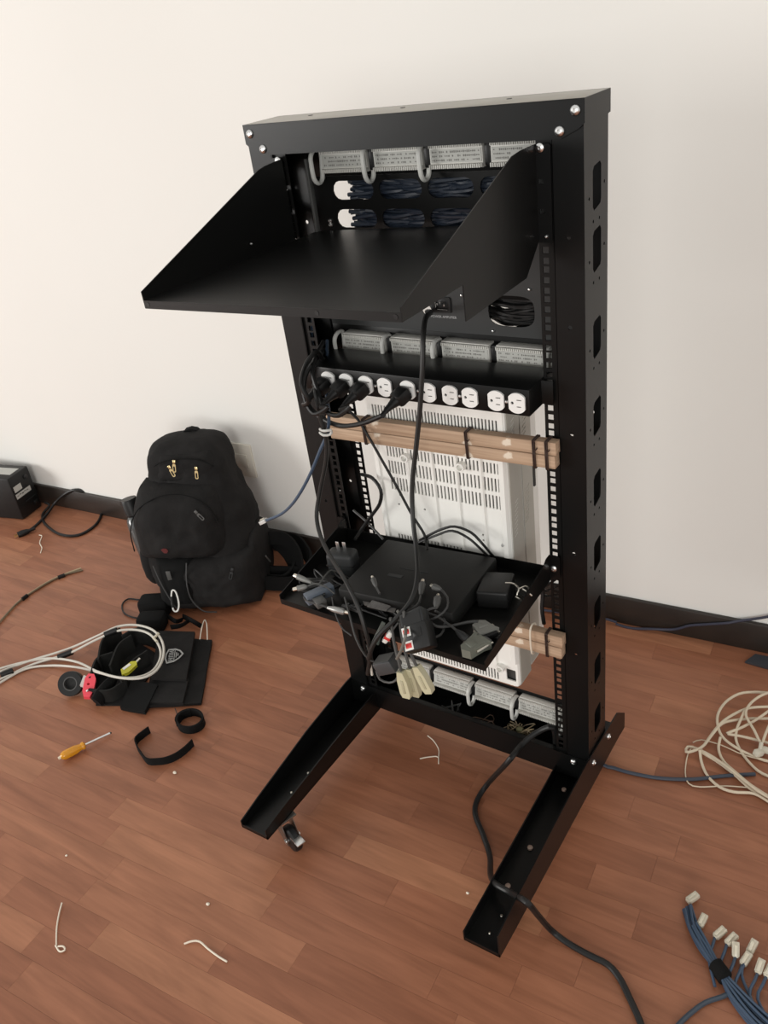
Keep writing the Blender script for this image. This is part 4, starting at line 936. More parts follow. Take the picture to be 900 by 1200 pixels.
# ================================================================== backpack
def backpack():
    B = T(-1.068, 0.298, 0.0) @ RZ(R(26))
    t = thing('backpack', 'black backpack with brass zipper pulls leaning against the wall', 'backpack', B.translation)
    lean = lambda z: 0.26*z
    def P(x, y, z): return B @ Vector((x, y+lean(z), z))
    def amp(p, a, fr): return a*noise.fractal(p*fr, 1.0, 2.0, 4)
    prof = [(0.002, .095, .075), (0.012, .120, .095), (0.05, .148, .113), (0.12, .170, .120), (0.20, .174, .116), (0.28, .165, .108), (0.34, .146, .098), (0.40, .126, .088), (0.44, .114, .078), (0.466, .100, .066), (0.478, .080, .050), (0.483, .05, .03), (0.484, .01, .01)]
    def shell(prof, oy, e, a, nm, n=56):
        # refine profile
        pr = smooth_path([Vector(q) for q in prof], 0.014)
        m = MB(); rings = []
        f = lambda v, p: math.copysign(abs(v)**p, v)
        for (z, hw, hd) in pr:
            row = []
            for k in range(n):
                u = 2*math.pi*k/n
                x = hw*f(math.cos(u), e); y = hd*f(math.sin(u), e)+oy
                q = P(x, y, z); dd = (q-P(0, oy, z)); dd = dd.normalized() if dd.length > 1e-6 else Vector((0, 0, 1))
                row.append(q+dd*amp(q+Vector((3, 1, 2)), a, 7.0)+dd*amp(q, a*0.4, 22.0))
            rings.append(row)
        m.loft(rings); return m.build(nm, CLOTH, t, 70)
    shell(prof, 0.0, 0.58, 0.016, 'main_body')
    # upper front pocket: dome shaped
    def pocket(nm, cx, y0, z0, hw, h, depth, sq, a, mt=CLOTH, base=0.0):
        m = MB(); rings = []; nz, nx = 22, 30
        front = []
        for i in range(nz+1):
            v = i/nz; row = []
            for j in range(nx+1):
                u = -1+2*j/nx
                w = hw*(1-0.0*v)*(1-max(0, v-0.45)**2*1.5)**0.5 if sq else hw
                bul = (1-abs(u)**3.2)**0.55 if abs(u) < 1 else 0
                bz = (1-abs(2*v-1)**3.5)**0.5 if abs(2*v-1) < 1 else 0
                d = depth*bul*bz
                q = P(cx+u*w, y0-d, z0+v*h)
                q = q+(B.to_3x3() @ Vector((0, -1, 0)))*amp(q+Vector((cx, 5, depth)), a, 10)
                row.append(q)
            front.append(row)
        bm = m.bm; V = [[bm.verts.new(q) for q in r] for r in front]
        for i in range(nz):
            for j in range(nx): bm.faces.new((V[i][j], V[i][j+1], V[i+1][j+1], V[i+1][j]))
        Wv = [[bm.verts.new(q+(B.to_3x3() @ Vector((0, 0.05, 0)))) for q in r] for r in front]
        for i in range(nz):
            for j in range(nx): bm.faces.new((Wv[i][j+1], Wv[i][j], Wv[i+1][j], Wv[i+1][j+1]))
        for i in range(nz):
            bm.faces.new((V[i+1][0], Wv[i+1][0], Wv[i][0], V[i][0])); bm.faces.new((V[i][nx], Wv[i][nx], Wv[i+1][nx], V[i+1][nx]))
        for j in range(nx):
            bm.faces.new((V[0][j], Wv[0][j], Wv[0][j+1], V[0][j+1])); bm.faces.new((V[nz][j+1], Wv[nz][j+1], Wv[nz][j], V[nz][j]))
        return m.build(nm, mt, t, 60)
    pocket('upper_pocket', -0.030, -0.085, 0.165, 0.150, 0.215, 0.085, True, 0.013)
    pocket('lower_pocket', 0.035, -0.090, 0.010, 0.150, 0.168, 0.075, False, 0.015)
    pocket('front_flap', -0.055, -0.128, 0.030, 0.060, 0.150, 0.040, False, 0.006, CLOTH2)
    pocket('top_compartment', 0.006, -0.055, 0.375, 0.100, 0.085, 0.040, True, 0.010)
    # side pocket on the viewer's right
    Q = B @ RZ(R(78))
    m = MB(); m.blob(P_frame(B, 0.172, 0.01, 0.11, lean) @ RZ(R(90)), 0.085, 0.022, 0.10, 0.6, 0.7, 28, 16, 0.006, 12); m.build('side_pocket', CLOTH, t, 60)
    m = MB(); m.blob(P_frame(B, -0.166, 0.005, 0.115, lean) @ RZ(R(90)), 0.085, 0.034, 0.080, 0.6, 0.7, 28, 16, 0.008, 12); m.build('side_pocket', CLOTH, t, 60)
    # piping curves
    def pipe(pts, r, mt=PIPE, nm='piping'): MB().tube([P(*q) for q in pts], r, 6).build(nm, mt, t)
    pipe([(-0.112, -0.160, 0.172), (-0.090, -0.172, 0.12), (-0.068, -0.174, 0.07), (-0.052, -0.170, 0.035)], 0.0022)
    pipe([(-0.004, -0.164, 0.178), (-0.010, -0.172, 0.12), (-0.004, -0.172, 0.07), (0.025, -0.166, 0.03), (0.06, -0.150, 0.015)], 0.0022)
    pipe([(-0.165, -0.155, 0.215), (-0.168, -0.150, 0.275), (-0.135, -0.150, 0.335), (-0.06, -0.150, 0.372), (0.02, -0.150, 0.372), (0.08, -0.145, 0.335), (0.105, -0.140, 0.28)], 0.0018, CLOTH2)
    pipe([(-0.085, -0.090, 0.435), (-0.05, -0.098, 0.450), (0.0, -0.098, 0.454), (0.06, -0.094, 0.446), (0.095, -0.082, 0.42)], 0.0018, CLOTH2)
    # top carry handle
    MB().strip([P(-0.03, 0.035, 0.470), P(-0.018, 0.03, 0.486), P(0, 0.028, 0.491), P(0.018, 0.03, 0.486), P(0.03, 0.035, 0.470)], 0.022, 0.004, B.to_3x3() @ Vector((0, 1, 0))).build('carry_handle', CLOTH2, t)
    # zipper pulls
    def pull(x, y, z, a, mt=BRASS):
        o = P(x, y, z); M = T(o) @ B.to_3x3().to_4x4() @ RX(R(-12)) @ RY(a)
        zp = MB().box((0, 0, 0.002), (0.008, 0.005, 0.010), 0.001, M).build('zipper_slider', mt, t)
        m = MB(); m.plate(rect(-0.0050, -0.030, 0.0050, -0.004, 0.004), [rect(-0.0026, -0.027, 0.0026, -0.011, 0.0025)], 0.002, M @ T(0, -0.002, 0) @ XZ)
        m.build('zipper_pull', mt, zp)
    pull(-0.012, -0.114, 0.452, R(6)); pull(-0.028, -0.114, 0.438, R(-22)); pull(0.052, -0.112, 0.428, R(4))
    pull(0.055, -0.1715, 0.330, R(-40), GRY_PL)
    pull(0.130, -0.155, 0.145, R(20), DK_PL)
    MB().box((0, 0, 0), (0.014, 0.003, 0.034), 0.001, T(P(-0.062, -0.172, 0.145)) @ B.to_3x3().to_4x4()).build('webbing_loop', GRY_PL, t)
    MB().plate([(-0.011, 0.006), (-0.003, 0.010), (0.007, 0.008), (0.010, 0), (0.004, -0.007), (-0.005, -0.006)], (), 0.002, T(P(-0.060, -0.1745, 0.222)) @ B.to_3x3().to_4x4() @ XZ).build('emblem', mat('dull_red_patch', (0.10, 0.012, 0.012), 0.7), t)
    MB().box((0, 0, 0), (0.004, 0.004, 0.050), 0.001, T(P(0.205, -0.03, 0.105)) @ B.to_3x3().to_4x4() @ RX(R(35))).build('reflective_tab', GRY_PL, t)
    # straps gathered at the right, by the wall
    m = MB()
    for k, (a, b, c) in enumerate(((0.0, 0.0, 0.0), (0.03, -0.02, 0.02), (0.05, 0.03, -0.012))):
        m.strip(smooth_path([P(0.15, 0.06+b, 0.11+c), P(0.20+a, 0.07+b, 0.105+c), P(0.245+a, 0.05+b, 0.075+c), P(0.262+a, 0.02+b, 0.040), P(0.24+a, -0.02+b, 0.026+0.004*k), P(0.17, -0.01+b, 0.026+0.004*k)], 0.01), 0.045, 0.008, (0.2, 0.3, 1))
    m.build('shoulder_strap', CLOTH2, t)
    return B, P
def P_frame(B, x, y, z, lean): return B @ T(x, y+lean(z), z)
BAG, BP = backpack()
def bag_extras():
    # carabiner
    t = thing('carabiner', 'small white carabiner clipped to the front of the backpack', 'carabiner', BP(-0.030, -0.185, 0.03))
    c = [BP(-0.054, -0.186, 0.108), BP(-0.042, -0.188, 0.104), BP(-0.038, -0.190, 0.070), BP(-0.046, -0.190, 0.048), BP(-0.058, -0.190, 0.050), BP(-0.060, -0.188, 0.08)]
    MB().tube(c, 0.0026, 8, True, 0.004).build('ring', mat('white_anodised', (0.75, 0.74, 0.70), 0.3), t)
    MB().cyl(BP(-0.060, -0.1885, 0.058), BP(-0.058, -0.1885, 0.092), 0.0036, n=8).build('gate', DK_PL, t)
    # bottle in the left side pocket
    b = Vector(BP(-0.168, 0.0, 0.0)); b.z = 0.088
    M = T(b) @ RZ(R(26)) @ RX(R(-8)) @ RY(R(-9))
    t = thing('water_bottle', 'dark water bottle with black cap in the backpack side pocket', 'bottle', b)
    MB().lathe([(0.0, 0.0), (0.030, 0.0), (0.034, 0.006), (0.034, 0.150), (0.030, 0.175), (0.020, 0.188), (0.020, 0.195)], M, 28).build('bottle_body', mat('smoky_bottle', (0.06, 0.065, 0.065), 0.2, coat=0.4), t)
    MB().lathe([(0.0, 0.1885), (0.024, 0.1885), (0.0265, 0.192), (0.0265, 0.235), (0.024, 0.242), (0.0, 0.2425)], M, 28).build('cap', BLK_PL, t)
    tag(MB().tube([(-1.2501, 0.1492, 0.0040), (-1.2895, 0.1377, 0.0040), (-1.2829, 0.1063, 0.0040), (-1.2389, 0.0774, 0.0040), (-1.1897, 0.0751, 0.0040), (-1.1634, 0.0863, 0.0040)], 0.0026, 7).build('loop_cable', BLK_RUB), 'thin black cable loop on floor between backpack and tool pouch', 'cable')
bag_extras()

# ================================================================== tool pouch group
def tool_pouch():
    t = thing('tool_pouch', 'open black fabric tool pouch with a white shield logo', 'tool pouch', (-0.9262, -0.0826, 0.0000))
    def quad(a, b, c, d, nm, mt=CLOTH2, th=0.006, sub=5, amp=0.0025):
        A, Bq, Cq, Dq = map(Vector, (a, b, c, d)); m = MB(); bm = m.bm; n = 10; top = []; bot = []
        for i in range(n+1):
            r1 = []; r2 = []
            for j in range(n+1):
                u, v = j/n, i/n
                p = A*(1-u)*(1-v)+Bq*u*(1-v)+Cq*u*v+Dq*(1-u)*v
                k = amp*noise.fractal(p*14, 1, 2, 3)
                q = Vector((p.x, p.y, max(0.001, p.z+k)))
                r1.append(bm.verts.new(q+Vector((0, 0, th)))); r2.append(bm.verts.new(q))
            top.append(r1); bot.append(r2)
        for i in range(n):
            for j in range(n):
                bm.faces.new((top[i][j], top[i][j+1], top[i+1][j+1], top[i+1][j])); bm.faces.new((bot[i][j+1], bot[i][j], bot[i+1][j], bot[i+1][j+1]))
        for i in range(n):
            bm.faces.new((top[i+1][0], bot[i+1][0], bot[i][0], top[i][0])); bm.faces.new((top[i][n], bot[i][n], bot[i+1][n], top[i+1][n]))
            bm.faces.new((top[0][i], bot[0][i], bot[0][i+1], top[0][i+1])); bm.faces.new((top[n][i+1], bot[n][i+1], bot[n][i], top[n][i]))
        return m.build(nm, mt, t, 50)
    quad((-1.0331, 0.0279, 0.0100), (-0.8720, 0.0866, 0.0060), (-0.7175, -0.1243, 0.0040), (-0.8494, -0.2016, 0.0060), 'back_panel', CLOTH, 0.007)
    quad((-1.0222, 0.0261, 0.0340), (-0.9188, 0.0721, 0.0300), (-0.7926, -0.0928, 0.0300), (-0.8852, -0.1323, 0.0340), 'flap', CLOTH, 0.008)
    quad((-0.9409, -0.1541, 0.0220), (-0.8572, -0.1382, 0.0220), (-0.8297, -0.2179, 0.0040), (-0.9083, -0.2337, 0.0040), 'lower_tab', CLOTH2, 0.012)
    quad((-0.8995, -0.1166, 0.0220), (-0.7990, -0.0798, 0.0200), (-0.7568, -0.1494, 0.0100), (-0.8595, -0.1969, 0.0100), 'lower_pocket', CLOTH, 0.010)
    # belt loop, upright stiff webbing
    m = MB(); a = Vector((-1.0954, 0.0667, 0.0000))
    m.box((0, 0, 0.026), (0.085, 0.055, 0.050), 0.012, T(a) @ RZ(R(28)))
    m.build('belt_pad', CLOTH2, t)
    m = MB(); m.box((0, 0, 0.030), (0.095, 0.060, 0.058), 0.012, T((-1.1440, 0.1280, 0.0000)) @ RZ(R(28))); m.build('belt_loop', CLOTH2, t)
    # fan of open pockets: curved bands standing up
    c = Vector((-1.0235, -0.1381, 0.0000))
    bands = [((-1.0692, -0.1549, 0.0000), (-1.1275, -0.0847, 0.0000), (-1.1211, -0.0273, 0.0000), .060), ((-1.0349, -0.2153, -0.0000), (-1.0799, -0.1519, 0.0000), (-1.0604, -0.1116, 0.0000), .055), ((-1.0129, -0.1602, 0.0000), (-1.0589, -0.0868, 0.0000), (-1.0609, -0.0386, 0.0000), .062), ((-0.9439, -0.1846, -0.0000), (-0.9736, -0.1194, 0.0000), (-0.9704, -0.0633, 0.0000), .055), ((-1.0855, -0.0495, 0.0000), (-1.0655, -0.0071, 0.0000), (-0.9982, -0.0026, 0.0000), .062), ((-1.0115, -0.2412, 0.0000), (-0.9561, -0.2229, 0.0000), (-0.9428, -0.1731, 0.0000), .045)]
    for a, b, d, h in bands:
        a, b, d = Vector(a), Vector(b), Vector(d); up = Vector((0, 0, h/2+0.001))
        path = smooth_path([a+up, b+up*1.05, d+up], 0.01)
        MB().strip(path, h, 0.005).build('tool_pocket', mat('worn_black_canvas', (0.016, 0.016, 0.015), 0.85, var=0.2, vscale=40, spec=0.2), t)
    MB().sheet([(-0.9889, -0.2521, 0.0060), (-0.9037, -0.2127, 0.0060), (-0.9609, -0.0292, 0.0080), (-1.1354, -0.0011, 0.0080), (-1.1335, -0.1032, 0.0060)], 0.004).build('pouch_base', CLOTH, t)
    # flattened grey tube pocket at the lower left
    Mf = frame((-0.9832, -0.2225, 0.0260), Vector((-0.9818, -0.2581, 0.0140))-Vector((-0.9832, -0.2225, 0.0260)))
    MB().sweep([Mf @ Vector((x, 0, 0)) for x in (-0.05, -0.02, 0.01, 0.03)], [0.014, 0.022, 0.026, 0.022], 14, False, True, 0.6).build('tube_pocket', CLOTH2, t)
    # buckle tangle between belt loop and backpack
    for k, (a, b, c2) in enumerate((((-1.0770, 0.1100, 0.0200), (-1.0203, 0.0933, 0.0300), (-1.0304, 0.1256, 0.0100)), ((-1.0137, 0.0654, 0.0300), (-0.9840, 0.0801, 0.0350), (-1.0010, 0.1268, 0.0150)), ((-1.0405, 0.1367, 0.0120), (-0.9702, 0.1148, 0.0300), (-0.9484, 0.1225, 0.0120)))):
        MB().strip(smooth_path([a, b, c2], 0.008), 0.014, 0.003, (0.3, 0.3, 1)).build('strap', CLOTH2, t)
    MB().tube([(-0.9071, 0.0717, 0.0120), (-0.9218, 0.0989, 0.0250), (-0.9385, 0.1300, 0.0320), (-0.9246, 0.1256, 0.0300), (-0.8854, 0.0812, 0.0120)], 0.0018, 6).build('wire_clip', NICKEL, t)
    # shield logo on the flap
    def shield(sc, inner):
        pts = [(-1, -0.72), (-0.35, -1.0), (0.35, -1.0), (1, -0.72), (0.92, 0.2), (0.55, 0.85), (0, 1.3), (-0.55, 0.85), (-0.92, 0.2)]
        return [(x*sc, y*sc) for x, y in pts]
    o = Vector((-0.8937, -0.0385, 0.0447)); ex = (Vector((-0.8859, -0.0662, 0.0447))-Vector((-0.9286, -0.0139, 0.0447))).normalized(); ey = Vector((0, 0, 1)).cross(ex)
    Ml = Matrix((ex, ey, Vector((0, 0, 1)))).transposed().to_4x4(); Ml.translation = o
    if (Ml @ Vector((0, 1, 0))-o).dot(Vector((-0.8678, -0.0309, 0.0447))-o) < 0: Ml = Ml @ Matrix.Diagonal((1, -1, 1, 1))
    Ml = Ml @ Matrix.Diagonal((1.38, 1, 1, 1))
    LG = mat('logo_thread', (0.34, 0.34, 0.33), 0.7)
    m = MB(); m.plate(shield(0.0225, 0), [shield(0.0190, 1)], 0.0015, Ml)
    for k in range(3):
        x = -0.0115+0.0115*k
        m.box((x-0.003, -0.006, 0), (0.0014, 0.013, 0.0014), 0, Ml); m.box((x+0.003, -0.006, 0), (0.0014, 0.013, 0.0014), 0, Ml)
        m.box((x, -0.0120 if k == 1 else -0.006, 0), (0.006, 0.0014, 0.0014), 0, Ml)
    m.box((0, 0.0035, 0), (0.031, 0.0016, 0.0014), 0, Ml); m.box((0, 0.0085, 0), (0.016, 0.0022, 0.0014), 0, Ml); m.box((0, 0.0135, 0), (0.007, 0.002, 0.0014), 0, Ml)
    m.build('shield_logo', LG, t)
tool_pouch()
def tape_roll():
    c = Vector((-1.0908, -0.2409, 0.0000)); q = T(c+Vector((0, 0, 0.034))) @ RZ(R(40)) @ RX(R(52))
    t = thing('tape_roll', 'roll of black tape leaning beside the red tool', 'tape', c)
    MB().lathe([(0.019, -0.011), (0.033, -0.011), (0.034, -0.009), (0.034, 0.009), (0.033, 0.011), (0.019, 0.011), (0.019, -0.011)], q, 36).build('tape', BLK_RUB, t)
    MB().lathe([(0.0165, -0.0105), (0.0195, -0.0105), (0.0195, 0.0105), (0.0165, 0.0105), (0.0165, -0.0105)], q, 36).build('core', GRY_PL, t)
tape_roll()
def red_tool():
    a, b = Vector((-1.0095, -0.2609, 0.0300)), Vector((-1.0431, -0.2033, 0.0520))
    Mf = frame(a, b-a, (0.6, -0.6, 0.6)); L = (b-a).length
    t = thing('wire_stripper', 'small bright red wire stripper propped on the tool pouch', 'tool', a)
    MB().plate([(0, -0.012), (L*0.3, -0.018), (L*0.8, -0.016), (L, -0.008), (L, 0.007), (L*0.8, 0.013), (L*0.25, 0.011), (0, 0.004)], [circ(L*0.55, 0, 0.004, 10)], 0.014, Mf).build('body', RED, t)
    MB().plate([(L*0.45, 0.010), (L*0.9, 0.010), (L*0.95, 0.019), (L*0.5, 0.022)], (), 0.008, Mf).build('blade_guard', mat('pale_clear_plastic', (0.6, 0.58, 0.54), 0.3), t)
    screw(Mf @ Vector((L*0.25, -0.002, 0.0072)), t, Mf.to_3x3() @ Vector((0, 0, 1)), 0.004)
red_tool()
def lime_tool():
    a, b = Vector((-0.9604, -0.1696, 0.0580)), Vector((-0.9511, -0.1172, 0.0620))
    Mf = frame(a, b-a, (0.2, -0.5, 0.8)); L = (b-a).length
    t = thing('cable_tester', 'lime green cutter resting in the open tool pouch', 'tool', a)
    MB().plate([(0, -0.008), (L*0.3, -0.014), (L*0.9, -0.010), (L, 0), (L*0.8, 0.009), (L*0.15, 0.008)], (), 0.012, Mf).build('body', YELGRN, t)
    MB().box((L*0.45, 0.003, 0.0068), (L*0.45, 0.008, 0.002), 0.0008, Mf).build('chrome_plate', STEEL, t)
    MB().cyl(Mf @ Vector((L*0.95, 0, 0)), Mf @ Vector((L*1.25, 0.003, 0)), 0.0035, n=10).build('tip', NICKEL, t)
lime_tool()
# white cable lying in a loop over the pouch
def white_cable():
    t = thing('white_cable', 'long white cable looped over the tool pouch', 'cable', (-1.2581, -0.1920, -0.0000))
    loop = [(-1.6160, -0.7981, 0.0040), (-1.4974, -0.6287, 0.0045), (-1.4062, -0.4291, 0.0050), (-1.3470, -0.3023, 0.0050), (-1.3068, -0.2132, 0.0060), (-1.2275, -0.1464, 0.0200), (-1.1551, -0.0979, 0.0550), (-1.1024, -0.0555, 0.0750), (-1.0523, -0.0254, 0.0750), (-1.0019, -0.0178, 0.0700), (-0.9495, -0.0350, 0.0600), (-0.9054, -0.0711, 0.0600), (-0.8808, -0.1200, 0.0620), (-0.8909, -0.1592, 0.0660), (-0.9373, -0.1888, 0.0700), (-1.0233, -0.1929, 0.0600), (-1.1513, -0.1773, 0.0200), (-1.2500, -0.1959, 0.0060), (-1.3129, -0.2391, 0.0050), (-1.3335, -0.3118, 0.0050), (-1.3510, -0.4111, 0.0050), (-1.4298, -0.6175, 0.0050), (-1.4797, -0.7956, 0.0050)]
    MB().tube(loop, 0.0034, 8).build('strand', WHITE_CB, t)
    l2 = [Vector(p)+Vector((0.004, 0.003, 0.0068)) for p in (
        (-1.6872, -0.7663, 0.0040), (-1.5537, -0.5988, 0.0040), (-1.4387, -0.4089, 0.0040), (-1.3837, -0.3058, 0.0040), (-1.3348, -0.2232, 0.0040), (-1.2479, -0.1378, 0.0160), (-1.1666, -0.0836, 0.0500), (-1.1162, -0.0419, 0.0700), (-1.0681, -0.0126, 0.0700), (-1.0056, -0.0056, 0.0660), (-0.9476, -0.0275, 0.0580), (-0.8977, -0.0729, 0.0580), (-0.8706, -0.1241, 0.0600), (-0.8826, -0.1652, 0.0620), (-0.9339, -0.1934, 0.0660), (-1.0261, -0.1955, 0.0550), (-1.1740, -0.1665, 0.0160), (-1.2828, -0.1835, 0.0040), (-1.3532, -0.2396, 0.0040), (-1.4124, -0.3148, 0.0040), (-1.4670, -0.3909, 0.0040), (-1.6043, -0.5717, 0.0040), (-1.7298, -0.7244, 0.0040))]
    MB().tube(l2, 0.0034, 8).build('strand', WHITE_CB, t)
    for p, q in (((-1.2421, -0.1581, 0.0160), (-1.2258, -0.1415, 0.0200)), ((-1.3479, -0.2851, 0.0100), (-1.3382, -0.2687, 0.0100)), ((-1.1207, -0.0672, 0.0700), (-1.1053, -0.0533, 0.0740))):
        a, b = Vector(p), Vector(q); m = MB(); m.sweep([a+(a-b)*0.5, b+(b-a)*0.3], 0.0095, 12, sx=0.8); m.build('tape_wrap', BLK_RUB, t)
    m = MB(); m.sweep([(-0.9586, -0.0306, 0.0660), (-0.9750, -0.0268, 0.0700), (-0.9735, -0.0067, 0.0740)], 0.004, 8); m.build('clear_clip', CLEAR, t)
white_cable()
# wrapped cord lying at the far left
def left_cord():
    t = thing('taped_cable', 'pale cord with black tape bands on the floor at far left', 'cable', (-1.6156, 0.0174, 0.0000))
    P1 = [(-1.3597, -0.6096, 0.0040), (-1.4637, -0.4469, 0.0040), (-1.5454, -0.2835, 0.0040), (-1.5832, -0.1676, 0.0040), (-1.6116, -0.1002, 0.0040), (-1.6400, -0.0239, 0.0040), (-1.6444, 0.0407, 0.0040), (-1.6384, 0.1064, 0.0040), (-1.6201, 0.1571, 0.0040), (-1.5956, 0.2000, 0.0040)]
    MB().tube(P1, 0.0034, 8).build('strand', mat('tan_cord', (0.40, 0.31, 0.19), 0.6), t)
    MB().tube([Vector(p)+Vector((0.003, -0.006, 0.001)) for p in P1[:-1]]+[(-1.5822, 0.1959, 0.0030)], 0.0030, 8).build('strand', mat('olive_cord', (0.16, 0.12, 0.07), 0.6), t)
    for a, b in (((-1.6376, -0.0117, 0.0050), (-1.6398, 0.0102, 0.0050)), ((-1.6262, 0.1260, 0.0050), (-1.6156, 0.1465, 0.0050))):
        MB().sweep([a, b], 0.0078, 10, sx=0.7).build('tape_wrap', BLK_RUB, t)
left_cord()

# ================================================================== screwdriver, straps
def screwdriver():
    a, b, c = Vector((-0.9127, -0.4301, 0.0130)), Vector((-0.8876, -0.3694, 0.0130)), Vector((-0.8648, -0.3056, 0.0060))
    t = thing('screwdriver', 'screwdriver with a ribbed amber handle lying on the floor', 'screwdriver', a)
    d = (b-a).normalized(); L = (b-a).length; Mf = frame(a, d)
    m = MB(); n = 24; rings = []
    for x, r in ((0.002, .004), (0.006, .009), (0.012, .0115), (0.03, .0118), (L*0.6, .0115), (L*0.78, .0085), (L*0.84, .0080), (L*0.88, .0098), (L*0.95, .0098), (L, .005)):
        rings.append([Mf @ Vector((x, r*math.cos(2*math.pi*k/n)*(1-(0.13 if (k % 4 == 0 and 0.012 < x < L*0.7) else 0)), r*math.sin(2*math.pi*k/n)*(1-(0.13 if (k % 4 == 0 and 0.012 < x < L*0.7) else 0)))) for k in range(n)])
    m.loft(rings); m.build('handle', AMBER, t)
    MB().lathe([(0.0, -0.004), (0.0035, -0.004), (0.0045, 0.003), (0, 0.004)], T(a) @ Mf.to_3x3().to_4x4() @ RY(R(90)), 12).build('end_button', mat('ivory_cap', (0.7, 0.6, 0.45), 0.4), t)
    e = b+(c-b)*1.0
    MB().sweep([b, b.lerp(e, .9), b.lerp(e, .93), e], [0.0028, 0.0028, 0.0035, 0.0014], 10).build('shaft', STEEL, t)
    MB().sweep([b.lerp(e, .93), e], [0.0033, 0.0022], 8).build('blade_tip', BLK_PL, t)
screwdriver()
def straps():
    P1 = [(-0.7725, -0.2571, 0.0120), (-0.7754, -0.2780, 0.0120), (-0.7762, -0.2977, 0.0120), (-0.7604, -0.3124, 0.0120), (-0.7261, -0.3271, 0.0120), (-0.6949, -0.3365, 0.0120), (-0.6720, -0.3269, 0.0120), (-0.6533, -0.3134, 0.0120), (-0.6397, -0.2918, 0.0120), (-0.6342, -0.2646, 0.0120), (-0.6346, -0.2399, 0.0120)]
    m = MB(); m.strip(smooth_path(P1, 0.01), 0.022, 0.0028); tag(m.build('velcro_strap', CLOTH2), 'black velcro strap standing on edge in an open bend', 'strap', 'black velcro straps on the floor')
    c = Vector((-0.6934, -0.1880, 0.0130)); pts = []
    for k in range(60):
        a = 2*math.pi*k/26; r = 0.034+0.0025*k/26
        pts.append(c+Vector((r*math.cos(a+2.2), 0.82*r*math.sin(a+2.2), 0)))
    m = MB(); m.strip(pts, 0.024, 0.0022); tag(m.build('velcro_strap', CLOTH2), 'black velcro strap rolled into a ring beside the pouch', 'strap', 'black velcro straps on the floor')
    m = MB(); m.tube([(-0.7752, -0.1649, 0.0040), (-0.7479, -0.1821, 0.0060), (-0.7254, -0.1929, 0.0040)], 0.0012, 5); tag(m.build('thread', PIPE), 'thin dark thread between the pouch and the rolled strap', 'thread')
straps()

# ================================================================== small offcuts on the floor
def tie(pts, r, label, curl=None, mt=TIE):
    t = thing('cable_tie', label, 'cable tie', pts[0], 'cut ties scattered on the floor')
    MB().tube(pts, r, 6, step=0.004).build('strap', mt, t)
    if curl: MB().tube(curl, r*1.1, 6, step=0.003).build('head', mt, t)
tie([(-0.5735, -0.6967, 0.0060), (-0.5581, -0.7174, 0.0040), (-0.5375, -0.7395, 0.0030), (-0.5074, -0.7643, 0.0030)], 0.0016, 'white tie with a curled end at the floor front left', [(-0.5089, -0.7652, 0.0030), (-0.4905, -0.7693, 0.0030), (-0.4824, -0.7624, 0.0050), (-0.4890, -0.7602, 0.0080), (-0.5002, -0.7646, 0.0060)])
tie([(-0.2770, -0.6383, 0.0030), (-0.2651, -0.6282, 0.0060), (-0.2508, -0.6217, 0.0060), (-0.2273, -0.6237, 0.0030), (-0.1987, -0.6257, 0.0030), (-0.1770, -0.6255, 0.0030)], 0.0019, 'pale bent tie lying at the floor front, in the middle')
tie([(-0.1185, 0.0319, 0.0100), (-0.0997, 0.0269, 0.0060), (-0.0772, 0.0111, 0.0030), (-0.0656, -0.0096, 0.0030)], 0.0013, 'thin T-shaped tie under the rack, between its feet', [(-0.1025, -0.0331, 0.0030), (-0.0853, -0.0191, 0.0030), (-0.0674, -0.0105, 0.0030), (-0.0554, -0.0276, 0.0030)])
tie([(-1.9495, 0.2937, 0.0030), (-1.9293, 0.2903, 0.0040), (-1.8989, 0.2570, 0.0030), (-1.8589, 0.2360, 0.0030), (-1.8328, 0.2103, 0.0030)], 0.0018, 'crooked pink-white offcut beside the coiled power cord')
def crumb(p, r, label):
    m = MB(); m.blob(T(p) @ T(0, 0, r*0.5), r*1.3, r, r*0.6, 1, 1, 8, 6, r*0.3, 300)
    tag(m.build('plaster_crumb', TIE), label, 'crumb', 'crumbs of plaster on the floor')
crumb((-0.2955, -0.5516, 0.0000), 0.0035, 'white plaster crumb on the floor in front of the left foot')
crumb((-0.6146, -0.3271, 0.0000), 0.0040, 'white plaster crumb on the floor below the bent strap')
crumb((0.1566, -0.2893, 0.0000), 0.0028, 'pale plaster crumb on the floor just left of right foot')
crumb((-0.6662, -0.6123, 0.0000), 0.0024, 'pale plaster crumb on the floor at the front left')

# ================================================================== right floor
tag(MB().tube([(0.10, 0.24, 0.0045), (0.2606, 0.1372, 0.0045), (0.3023, 0.1298, 0.0045), (0.3486, 0.1335, 0.0045), (0.4004, 0.1455, 0.0045), (0.4597, 0.1717, 0.0045), (0.5169, 0.2100, 0.0045), (0.5703, 0.2412, 0.0045)], 0.0040, 8).build('floor_cable', mat('slate_cable', (0.035, 0.045, 0.065), 0.5)), 'slate blue cable on the floor running from the right foot to cream coil', 'cable')
tag(MB().tube([(-0.1, 0.585, 0.006), (0.1171, 0.6087, 0.0154), (0.1380, 0.6100, 0.0063), (0.1792, 0.6127, 0.0027), (0.2342, 0.6183, 0.0132), (0.2867, 0.6278, 0.0215), (0.3239, 0.6312, 0.0434), (0.3689, 0.6342, 0.0595), (0.4126, 0.6380, 0.0744), (0.4390, 0.6438, 0.0852), (0.4748, 0.6481, 0.0998), (0.5081, 0.6503, 0.1163), (0.6086, 0.6569, 0.1675)], 0.0035, 8).build('wall_cable', mat('navy_cable', (0.03, 0.032, 0.055), 0.45)), 'navy cable running along the baseboard right of the rack', 'cable')
